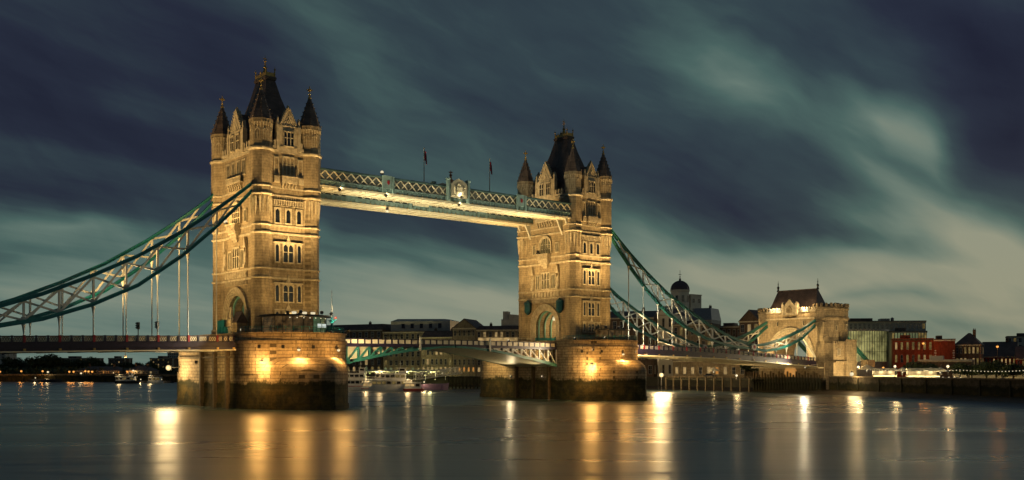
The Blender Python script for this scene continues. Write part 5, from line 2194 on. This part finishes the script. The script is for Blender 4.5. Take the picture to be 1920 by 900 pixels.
m.prism([((x - W / 2) * 1.05 + W / 2, (y - 7) * 1.07 + 7) for x, y in pl] + [(W * 1.02, 16.4), (-.4, 16.4)], zt + .003, zt + .7)
m.build('roof_edge', 'steel', t)
m = MB()
m.prism([((x - W / 2) * 1.02 + W / 2, (y - 7) * 1.02 + 7) for x, y in pl] + [(W * 1.0, 16.2), (0, 16.2)], -.2, zb_ - .003)
m.build('plinth', 'concrete', t)
x0, y0 = at(1562, 396)
b = building('office_building', 'grey stepped office block above and behind the glass building', 'building', (1566, 400), (1736, 396), 603, wall='concrete', roof='flat', floors=6, cols=20, lit=.04, depth=18, ws=.5, side_cols=0)
m = MB()
m.box(b['L'] * .52, b['L'] * .62, 2, 7, b['H'] + .35, b['H'] + 1.3)
m.oct(b['L'] * .66, 4, [(b['H'] + .3, .6), (b['H'] + 1.4, .7), (b['H'] + 1.8, .2)], n=8)
m.box(b['L'] * .07, b['L'] * .13, 2, 7, b['H'] + .35, b['H'] + 1.1)
m.build('roof_plant', 'steel', b)
t = building('glass_link', 'low glazed link storey running right from the curved glass building', 'building', (1672, 384), (1738, 382), 622, wall='concrete', roof='flat', floors=4, cols=12, lit=.8, lit_mats=('glass_green', 'glass_gold', 'glass_green'), depth=10, ws=.7, hs=.7, style='plain', side_cols=0)
building('brick_building', 'bright red brick building with lit windows and pale base right of the glass building', 'building', (1675, 362), (1750, 358), 636, wall='brick_red', roof='flat', roof_mat='brick_red', floors=3, cols=7, lit=.8, lit_mats=('glass_gold', 'glass_warm', 'glass_gold'), depth=12, ws=.34, cornice='brick_brown', style='sash', side_cols=0)
t = building('brick_building', 'red brick block with a plain front, white cornice and quoined corners', 'building', (1751, 356), (1791, 354), 637, wall='brick_red', roof='flat', floors=3, cols=1, lit=0, depth=12, ws=.0001, hs=.0001, side_cols=0, cornice='white')
for o in list(COL.objects):
    if o.parent is t and o.name.startswith('window'):
        bpy.data.objects.remove(o)
for s_ in (.5, t['L'] - .5):
    m = MB()
    for i in range(12):
        m.box(s_ - .35 + .1 * (i % 2), s_ + .35 - .1 * (i % 2), -.06, -.002, .4 + i * .8, .8 + i * .8)
    m.build('quoin', 'white', t)
put_window(t, t['L'] / 2, -.003, 3.2, 2.4, 2.0, 'arch', 'glass_warm')
building('terrace_house', 'brown brick terrace with a hipped slate roof and rows of pale sash windows', 'building', (1791, 356), (1837, 352), 646, wall='brick_brown', roof='hip', roof_h=4.2, floors=3, cols=6, lit=.45, depth=12, ws=.42, side_cols=3, lit_mats=('glass_warm', 'glass_gold'))
building('terrace_house', 'low brick houses with long dark roofs right of the brown terrace', 'building', (1838, 372), (1905, 366), 668, wall='brick_red', roof='gable', roof_h=5.5, floors=2, cols=9, lit=.6, depth=16, ws=.35, side_cols=0)
building('terrace_house', 'last low brick house on the right with a lit front', 'building', (1905, 352), (1990, 346), 672, wall='brick_red', roof='gable', roof_h=4.5, floors=2, cols=9, lit=.5, depth=14, ws=.35, side_cols=0)
building('flats', 'white flat-roofed block rising behind the low houses on the right', 'building', (1888, 420), (1990, 412), 631, wall='concrete', roof='flat', floors=6, cols=10, lit=.06, depth=14, side_cols=0)
building('terrace_wall_building', 'low plain grey building in front of the red brick block', 'building', (1722, 338), (1822, 330), 676, wall='brick_brown', roof='flat', roof_mat='concrete', floors=1, cols=8, lit=.0, depth=8, side_cols=0, ws=.2)
building('boundary_wall_building', 'long pale garden wall range lit by lamps along the promenade on the right', 'building', (1786, 318), (1990, 276), 697, wall='render', roof='flat', roof_mat='stone_rough', floors=1, cols=3, lit=0, depth=2, side_cols=0, ws=.08, hs=.3)


# promenade: paving, lamps, stalls, umbrellas, festoon
pv = MB()
pp = [at(1592, 300), at(1700, 283), at(1800, 268), at(1925, 243), at(1990, 250), at(1925, 330), at(1600, 350)]
pv.prism(pp, 4.3, 4.42)
struct('promenade', pv, 'paving')
G = 'promenade lamps right of the gatehouse'
for u, kk, v, lab, mt, e in ((1609, 322, 688, 'promenade lamp nearest the gatehouse', 'lamp', 2600), (1678, 300, 687, 'promenade lamp in front of the red brick building', 'lamp', 900), (1777, 285, 687, 'promenade lamp farthest right, in front of the brown terrace', 'lamp', 1000),
                         (1656, 335, 690, 'small orange lamp under the glass building', 'lamp_orange', 900)):
    x, y = at(u, kk)
    lamp_mast(x, y, 4.4, zv(v, kk), lab, e, group=G, r=.42, mat=mt, col=WARM2 if mt == 'lamp' else (1, .4, .08))
for u, kk, v, lab in ((1731, 352, 644, 'orange sodium lamp in front of the red brick windows'), (1870, 350, 650, 'orange sodium lamp over the dark house roofs')):
    x, y = at(u, kk)
    lamp_mast(x, y, 4.3, zv(v, kk), lab, 500, group='orange street lamps', r=.42, mat='lamp_orange', col=(1, .35, .06))


def umbrella(u, kk, lab, s=1.0, mat='canvas'):
    x, y = at(u, kk)
    t = thing('parasol', lab, 'parasol', (x, y, 4.42), group='parasols and tents on the promenade')
    m = MB()
    m.oct(0, 0, [(2.2 * s, 2.3 * s), (2.5 * s, 2.0 * s), (3.2 * s, .6 * s), (3.5 * s, .05)], n=8)
    m.build('canopy', mat, t)
    m = MB()
    m.tube((0, 0, 0), (0, 0, 3.3 * s), .06, n=5)
    m.box(-.4, .4, -.4, .4, 0, .12)
    m.build('pole', 'black', t)
    m = MB()
    m.ball((0, 0, 1.9 * s), .22, n=4)
    m.build('lamp', 'lamp', t)
    add_light('POINT', t, (0, 0, 1.2 * s), 160, (1, .72, .32), .3)
    return t


umbrella(1625, 318, 'large pale domed parasol lit from below, nearest the gatehouse', 1.25)
umbrella(1692, 306, 'second lit parasol right of the domed one', 1.0)
umbrella(1706, 305, 'third lit parasol, right next to the second', .95)
umbrella(1745, 300, 'fourth lit parasol, over the bright stall tables', 1.0)
umbrella(1763, 297, 'rightmost lit parasol beside the far promenade lamp', 1.0)
for u, kk, w_, lab, mt in ((1658, 312, 7, 'lit market kiosk with a pale awning between the two left parasols', 'glass_warm'), (1730, 296, 9, 'long bright stall counter on the promenade', 'glass_warm')):
    x, y = at(u, kk)
    t = thing('market_stall', lab, 'stall', (x, y, 4.42), -TH - .15, group='market stalls')
    m = MB()
    m.box(-w_ / 2, w_ / 2, -1.2, 1.2, 0, 1.0)
    m.build('counter', 'render', t)
    m = MB()
    for sx in (-1, 1):
        for sy in (-1, 1):
            m.tube((sx * w_ * .48, sy * 1.1, 1), (sx * w_ * .48, sy * 1.1, 2.6), .06, n=4)
    m.build('frame', 'black', t)
    m = MB()
    m.box(-w_ * .47, w_ * .47, 1.0, 1.1, 1, 2.3)
    m.build('lit_back', mt, t)
    m = MB()
    m.loft([[(-w_ / 2, -1.6, 2.5), (-w_ / 2, 1.3, 2.6), (-w_ / 2, 0, 3.2)], [(w_ / 2, -1.6, 2.5), (w_ / 2, 1.3, 2.6), (w_ / 2, 0, 3.2)]])
    m.build('awning', 'canvas', t)
    for sx in (-1, 0, 1):
        add_light('POINT', t, (sx * w_ * .38, -2.6, 2.0), 420, (1, .72, .30), .4)
for k in range(7):
    u = 1735 + k * 11
    x, y = at(u, 278 - k * 2.0)
    t = thing('wall_lamp', 'low wall-top lamp in the glowing row along the river wall edge', 'lamp', (x, y, 4.42), group='row of low wall lamps')
    m = MB()
    m.box(-.12, .12, -.12, .12, 0, .5)
    m.build('post', 'black', t)
    m = MB()
    m.ball((0, 0, .62), .24, n=4)
    m.build('lens', 'lamp', t)
    if k % 2 == 0:
        add_light('POINT', t, (-.4, -.8, .9), 700, (1, .72, .25), .3)
# festoon lights on poles
pts = [(1615, 318, 691.5), (1700, 300, 692), (1800, 280, 693), (1925, 252, 693.5)]
t = thing('festoon', 'long string of small white festoon bulbs above the promenade', 'string lights', (*at(1615, 318), 4.4))
ox, oy = at(1615, 318)
m, wire, posts = MB(), MB(), MB()
pr = None
for (u0, k0, v0), (u1, k1, v1) in zip(pts, pts[1:]):
    n = 15 if u1 < 1900 else 19
    for i in range(n + 1):
        f_ = i / n
        u, kk, v = u0 + (u1 - u0) * f_, k0 + (k1 - k0) * f_, v0 + (v1 - v0) * f_
        x, y = at(u, kk)
        z = zv(v, kk) - 4.4 - .35 * math.sin(f_ * PI)
        p = (x - ox, y - oy, z)
        if i < n:
            b_ = MB()
            b_.ball((p[0], p[1], p[2] - .12), .13, n=4)
            b_.build('bulb', 'lamp', t)
        if pr:
            wire.tube(pr, p, .03, n=3)
        pr = p
    posts.tube((p[0], p[1], 0), (p[0], p[1], p[2] + .1), .07, n=5)
wire.build('wire', 'black', t)
posts.build('pole', 'black', t)

# people strolling and a riverside jetty under the side span are too dark to read; build the jetty
def pt(u, k_):
    return Vector(at(u, k_))


a, b = pt(1246, 352), pt(1411, 322)
t = thing('timber_jetty', 'long pale-railed timber jetty under the right side span', 'jetty', (a.x, a.y, 0), math.atan2((b - a).y, (b - a).x))
Lj = (b - a).length
m = MB()
m.box(0, Lj, -.3, 7, 3.6, 4.0)
m.build('jetty_deck', 'timber', t)
m = MB()
m.box(0, Lj, -.35, -.27, 4.75, 4.87)
m.box(0, Lj, -.35, -.27, 4.35, 4.42)
for k in range(24):
    m.box(k * Lj / 23 - .05, k * Lj / 23 + .05, -.34, -.26, 4.0, 4.8)
m.build('railing', 'pale_timber', t)
for k in range(11):
    m = MB()
    x = 1 + k * (Lj - 2) / 10
    m.box(x - .22, x + .22, -.6, -.16, -1, 4.5)
    m.build('pile', 'pale_timber', t)
t = thing('parked_car', 'dark car parked on the jetty road under the side span', 'car', (*at(1331, 352), 4.3), -.9)
m = MB()
m.ext([(-2.1, .35), (2.1, .35), (2.15, .8), (1.2, .95), (.6, 1.42), (-1.1, 1.45), (-1.8, .95), (-2.15, .85)], -.85, .85)
m.build('body', 'hull_dark', t)
m = MB()
m.ext([(-1.6, .96), (-1.05, 1.36), (.55, 1.34), (1.0, .96)], -.87, .87)
m.build('window', 'glass', t)
for x in (-1.3, 1.3):
    for y in (-.8, .8):
        m = MB()
        m.tube((x, y - .1, .33), (x, y + .1, .33), .33, n=12)
        m.build('wheel', 'black', t)
umbrella(1338, 338, 'pale parasol on the jetty under the side span', 1.0)['group'] = 'jetty parasol'
x, y = at(1381, 318)
lamp_mast(x, y, 4.0, 5.3, 'low lamp on the timber jetty left of the gatehouse', 500, r=.4)
building('boathouse', 'low stone building with lit shop windows under the middle of the side span', 'building', (1262, 372), (1400, 352), 676, wall='stone_rough', roof='flat', floors=1, cols=9, lit=.6, lit_mats=('glass_amber', 'glass_warm'), depth=8, side_cols=0, hs=.4, ws=.35)


# ------------------------------------------------------------------ boats
def boat(label, u, kk, L, W, decks, mat, cat='passenger boat', rz=None, name='passenger_boat', z_hull=1.6, lit='glass_gold', stripe=None, group=None, bridge=True):
    x, y = at(u, kk)
    t = thing(name, label, cat, (x, y, 0), -TH if rz is None else rz, group)
    h = L / 2

    def hull(z, gw, gl):
        n = 7
        r = []
        for i in range(n + 1):
            f_ = i / n
            r.append((-h * gl + L * gl * .78 * f_, -W / 2 * gw * (1 - .35 * (1 - f_) ** 3)))
        for i in range(1, 5):
            f_ = i / 4
            r.append((-h * gl + L * gl * (.78 + .22 * f_), -W / 2 * gw * math.cos(f_ * PI / 2)))
        return [(a, b, z + (.5 * max(0, a / h) ** 3 if z > 1 else 0)) for a, b in r] + [(a, -b, z + (.5 * max(0, a / h) ** 3 if z > 1 else 0)) for a, b in r[::-1][1:]]
    m = MB()
    m.loft([hull(-.5, .8, .93), hull(.2, .92, .96), hull(z_hull, 1.0, 1.0)])
    m.build('hull', mat, t)
    if stripe:
        m = MB()
        m.loft([hull(z_hull - .35, 1.01, 1.004), hull(z_hull - .1, 1.012, 1.006)])
        m.build('rubbing_strake', stripe, t)
    z = z_hull
    for d in range(decks):
        l0, l1 = -h * (.86 - .12 * d), h * (.62 - .22 * d)
        ww = W * (.42 - .05 * d)
        m = MB()
        m.box(l0, l1, -ww, ww, z, z + 2.0)
        m.box(l0 - .3, l1 + .5, -ww - .3, ww + .3, z + 2.0, z + 2.15)
        dk = m.build('saloon', 'hull_white', t)
        n = max(3, int((l1 - l0) / 1.5))
        for i in range(n):
            xx = l0 + (i + .5) * (l1 - l0) / n
            put_window(dk, xx, -ww - .003, z + .75, (l1 - l0) / n * .74, .8, 'plain', random.choice((lit, lit, 'glass')))
            put_window(dk, xx, ww + .003, z + .75, (l1 - l0) / n * .74, .8, 'plain', lit, rz=PI)
        m = MB()
        for i in range(n * 2 + 1):
            xx = l0 + i * (l1 - l0) / (2 * n)
            m.tube((xx, -ww - .2, z + 2.15), (xx, -ww - .2, z + 3.0), .025, n=3)
        m.tube((l0, -ww - .2, z + 3.0), (l1, -ww - .2, z + 3.0), .03, n=3)
        m.build('deck_rail', 'white', t)
        z += 2.15
    if bridge:
        m = MB()
        m.ext([(h * .15, z), (h * .42, z), (h * .38, z + 1.7), (h * .15, z + 1.7)], -W * .2, W * .2)
        m.box(h * .12, h * .44, -W * .25, W * .25, z + 1.7, z + 1.82)
        wh = m.build('wheelhouse', 'hull_white', t)
        put_window(wh, h * .28, -W * .2 - .003, z + .8, h * .18, .7, 'plain', 'glass')
        m = MB()
        m.tube((h * .2, 0, z + 1.8), (h * .2, 0, z + 4.0), .06, n=5)
        m.box(h * .2 - .5, h * .2 + .5, -.04, .04, z + 3.1, z + 3.2)
        m.build('mast', 'white', t)
    m = MB()
    m.ball((-h * .55, -W * .3, z + .8), .28, n=5)
    m.build('deck_lamp', 'lamp', t)
    add_light('POINT', t, (-h * .55, -W * .3 - 1.2, z + 1.2), 420, WARM2, .5)
    return t


G = 'passenger boats moored at the wharf'
boat('white two-deck passenger boat with lit saloon windows in the middle of the moored boats', 741, 338, 17.5, 4.6, 2, 'hull_white', group=G)
boat('white passenger boat with a red stripe, half hidden behind the nearest pier', 668, 352, 15, 4.6, 2, 'hull_white', group=G, stripe='hull_red', lit='glass')
boat('mauve-hulled low boat with a pointed bow under the gangway', 812, 352, 11, 3.2, 0, 'hull_purple', group=G, z_hull=2.0, bridge=False)
boat('white single-deck boat moored behind the middle boats with a dark saloon', 704, 366, 13, 4, 1, 'hull_white', group=G, lit='glass')
boat('small red-topped launch moored in front of the passenger boats', 776, 333, 7, 2.2, 1, 'hull_red', group=G, bridge=False, z_hull=.9, lit='glass_warm')
boat('small white launch with a red strake between the two nearest passenger boats', 700, 342, 8, 2.4, 1, 'hull_white', group=G, bridge=False, z_hull=.9, stripe='hull_red', lit='glass_warm')
# gangway truss
a, b = pt(778, 362), pt(864, 372)
t = thing('gangway', 'white lattice truss gangway sloping up from the boats to the wharf', 'gangway', (a.x, a.y, 0), math.atan2((b - a).y, (b - a).x))
Lg = (b - a).length
m = MB()
za, zb2 = zv(712, 362), zv(700, 372)
for y in (-1.1, 1.1):
    m.beam((0, y, za), (Lg, y, zb2), .2)
    m.beam((0, y, za + 2.1), (Lg - 1, y, zb2 + 2.3), .2)
    n = 9
    for k in range(n + 1):
        f_, g_ = k / n, min(1, (k + 1) / n)
        m.beam((Lg * f_, y, za + (zb2 - za) * f_), (Lg * f_ - (1 if k == n else 0), y, za + 2.1 + (zb2 - za) * f_), .14)
        if k < n:
            m.beam((Lg * f_, y, za + (zb2 - za) * f_), (Lg * g_, y, za + 2.1 + (zb2 - za) * g_), .12)
            m.beam((Lg * g_, y, za + (zb2 - za) * g_), (Lg * f_, y, za + 2.1 + (zb2 - za) * f_), .12)
m.build('truss', 'white', t)
m = MB()
m.beam((0, 0, za), (Lg, 0, zb2), 2.0, .12)
m.build('walkway_deck', 'steel', t)
t = thing('pontoon', 'dark floating landing pontoon at the foot of the gangway', 'pontoon', (*at(752, 362), 0), -TH)
m = MB()
m.box(-9, 9, -2.4, 2.4, -.5, .9)
m.build('float', 'hull_dark', t)
m = MB()
for x in (-8, 0, 8):
    m.tube((x, 2.6, -1), (x, 2.6, 6.4), .3, n=8)
m.build('guide_pile', 'black', t)

# distant tug, barge and moored craft by the left bank
boat('dark barge with a flat deck moored by the left bank', 86, 545, 18, 5, 0, 'hull_dark', 'barge', name='barge', bridge=False, z_hull=1.5)
tg = boat('grey tug with a tall wheelhouse on the left water', 239, 500, 12, 4.5, 1, 'hull_dark', 'tug', name='tug_boat', z_hull=1.3)
for i, (u, kk, ln, lab) in enumerate(((272, 520, 7, 'small dark moored launch nearest the tug'), (292, 505, 8, 'white-cabined motor cruiser moored between the launches'), (312, 520, 8, 'small moored launch farthest right beside the pier'))):
    boat(lab, u, kk, ln, 2.6, 1 if i == 1 else 0, 'hull_white' if i == 1 else 'hull_dark', 'boat', name='small_boat', bridge=False, z_hull=1.0, group='small boats on the left water')


# ------------------------------------------------------------------ left bank
building('apartment_block', 'white block at the far left edge above the trees', 'building', (-60, 700), (10, 695), 662, wall='concrete', floors=7, cols=8, lit=.03, depth=12, side_cols=2)
building('apartment_block', 'long low block with a pale upper storey and curved roof edge above the left trees', 'building', (108, 690), (170, 684), 672, wall='brick_brown', floors=6, cols=12, lit=.08, depth=14, ws=.5, side_cols=2)
building('apartment_block', 'square dark block of flats with rooftop lamps in the middle of the left bank', 'building', (203, 690), (230, 688), 672, wall='brick_brown', floors=6, cols=6, lit=.15, depth=12, side_cols=2)
building('apartment_block', 'stepped brown flats with scattered lit windows beside the pier', 'building', (281, 640), (318, 636), 672, wall='brick_brown', floors=6, cols=8, lit=.3, depth=14, side_cols=2)
building('apartment_block', 'grey tower block rising behind the stepped flats', 'building', (314, 700), (346, 697), 657, wall='concrete', floors=9, cols=8, lit=.05, depth=14, side_cols=2, ws=.5)
building('boat_shed', 'long low shed with a grey roof and orange lit wall on the left bank', 'building', (140, 575), (225, 570), 695, wall='brick_yellow', roof='hip', roof_h=2.4, floors=1, cols=18, lit=.25, depth=12, side_cols=2, lit_mats=('glass_amber', 'glass_warm'))
building('boat_shed', 'small hip-roofed boathouse lit orange near the tug', 'building', (236, 560), (277, 556), 695, wall='brick_yellow', roof='hip', roof_h=2.8, floors=1, cols=8, lit=.4, depth=10, side_cols=2, lit_mats=('glass_amber', 'glass_warm'))
G = 'orange lamps along the left bank'
for u, v, mt, lab in ((0, 697, 'lamp_orange', 'orange lamp at the very left edge of the bank'), (40, 696, 'lamp_orange', 'orange lamp alone among the left trees'), (80, 696, 'lamp_orange', 'orange lamp behind the barge'), (90, 697.5, 'lamp', 'small pale lamp beside the orange one behind the barge'),
                  (130, 697, 'lamp_orange', 'orange lamp at the left end of the long shed'), (138, 697, 'lamp_orange', 'second orange lamp at the left end of the long shed'), (152, 700, 'lamp', 'pale lamp low in front of the long shed'),
                  (160, 696, 'lamp_orange', 'orange lamp on the long shed, left of its cluster'), (166, 696.5, 'lamp_orange', 'orange lamp on the long shed, in the middle of its cluster'), (173, 697, 'lamp_orange', 'orange lamp on the long shed, right of its cluster'),
                  (239, 697, 'lamp_orange', 'orange lamp at the left of the small boathouse'), (250, 695, 'lamp', 'yellow lamp above the tug'), (276, 697, 'lamp_orange', 'orange lamp at the right end of the small boathouse')):
    x, y = at(u, 558)
    lamp_mast(x, y, 3.6, zv(v, 558), lab, 350, group=G, r=.55, mat=mt, col=(1, .38, .07) if mt == 'lamp_orange' else WARM2, ls=.6)


# ------------------------------------------------------------------ trees
def tree_meshes(seed, r, h, n=900):
    rnd = random.Random(seed)
    m = MB()
    m.tube((0, 0, 0), (0.1, 0, h * .35), h * .035, h * .022, n=7)
    cl = []
    for i in range(9):
        a = rnd.uniform(0, 2 * PI)
        rr = r * rnd.uniform(.25, .8)
        z = h * rnd.uniform(.45, .85)
        p = (rr * math.cos(a), rr * math.sin(a), z)
        m.tube((0.1, 0, h * rnd.uniform(.25, .38)), p, h * .014, h * .004, n=5)
        cl.append((p, r * rnd.uniform(.32, .52)))
    cl.append(((0, 0, h * .86), r * .45))
    tr = m
    c = MB()
    for i in range(n):
        p, q = cl[rnd.randrange(len(cl))]
        d = Vector((rnd.gauss(0, 1), rnd.gauss(0, 1), rnd.gauss(0, .8)))
        d = d.normalized() * q * rnd.uniform(.55, 1.08)
        o = Vector(p) + d
        s = rnd.uniform(.35, .75) * (h / 12)
        u = Vector((rnd.gauss(0, 1), rnd.gauss(0, 1), rnd.gauss(0, 1))).normalized()
        v = u.cross(Vector((rnd.gauss(0, 1), rnd.gauss(0, 1), rnd.gauss(0, 1)))).normalized()
        c.add([tuple(o + u * s), tuple(o + v * s * .7), tuple(o - u * s), tuple(o - v * s * .7)], [(0, 1, 2, 3)])
    return tr, c


def make_tree(seed, r, h, n, label, x, y, z, group):
    t = thing('broadleaf_tree', label, 'tree', (x, y, z), 0, group)
    a, b = tree_meshes(seed, r, h, n)
    a.build('trunk', 'bark', t)
    b.build('crown', 'leaf', t)
    return t


protos = []
LT = [(-25, 610, 682), (12, 605, 673), (34, 612, 674), (58, 606, 680), (74, 600, 670), (90, 615, 668), (104, 600, 670), (128, 610, 678), (150, 615, 676), (172, 605, 673), (190, 612, 680), (214, 600, 684), (238, 610, 681), (262, 605, 682), (282, 600, 680), (22, 580, 690), (62, 582, 691), (112, 585, 688), (300, 590, 690)]
places = ['at the far left edge', 'tallest left of the barge, rounded', 'low and rounded, second from the left edge', 'thin gap tree left of the barge', 'tall dome above the barge', 'highest of the left bank, above the barge', 'right half of the double dome above the barge', 'left of the long pale-storeyed block',
          'under the long pale-storeyed block', 'sloping down right of the long block', 'left of the square dark flats', 'in front of the square dark flats', 'right of the square dark flats', 'low in the dip before the stepped flats', 'left side of the stepped flats', 'small front tree left of the lone orange lamp', 'small front tree right of the lone orange lamp', 'small front tree left of the long shed', 'small front tree below the stepped flats']
for i, ((u, kk, v), pl_) in enumerate(zip(LT, places)):
    x, y = at(u, kk)
    h = zv(v, kk) - 3.9
    lab = 'dark tree on the left bank, ' + pl_
    if len(protos) < 4:
        t = make_tree(20 + i, 6.0, 12.0, 1700, lab, x, y, 3.9, 'trees on the left bank')
        protos.append(t)
    else:
        t = dup(protos[i % 4], (x, y, 3.9), i * 1.3, lab, 'trees on the left bank')
    s = h / 11.5
    t.scale = (s * 1.35, s * 1.35, s)
t = struct('undergrowth', (lambda mm: [mm.add([(p[0], p[1], p[2])for p in q], [(0, 1, 2)]) for q in [
    (lambda c: [(c[0] + random.gauss(0, .9), c[1] + random.gauss(0, .9), c[2] + random.gauss(0, .7)) for _ in range(3)])((lambda xy: (xy[0], xy[1], random.uniform(3.8, 7.5)))(at(random.uniform(-40, 350), random.uniform(572, 640)))) for _ in range(6000)]] and mm)(MB()), 'leaf', kind='stuff')
RT = [(1712, 322, 681, 'left of the low grey building'), (1744, 322, 684, 'before the low grey building'), (1800, 306, 683, 'left half of the promenade hedge trees'), (1822, 302, 686, 'middle of the promenade trees under the brown terrace'), (1850, 298, 682, 'right of the brown terrace'), (1868, 296, 680, 'largest of the promenade, before the low houses'), (1900, 290, 684, 'at the right edge of the promenade'), (1398, 352, 668, 'beside the gatehouse under the deck')]
for i, (u, kk, v, pl_) in enumerate(RT):
    x, y = at(u, kk)
    t = dup(protos[(i + 1) % 4], (x, y, 4.3), i * 2.1, 'small dark tree ' + pl_, 'small trees on the right bank')
    s = (zv(v, kk) - 4.3) / 11.5
    t.scale = (s * 1.7, s * 1.7, s)
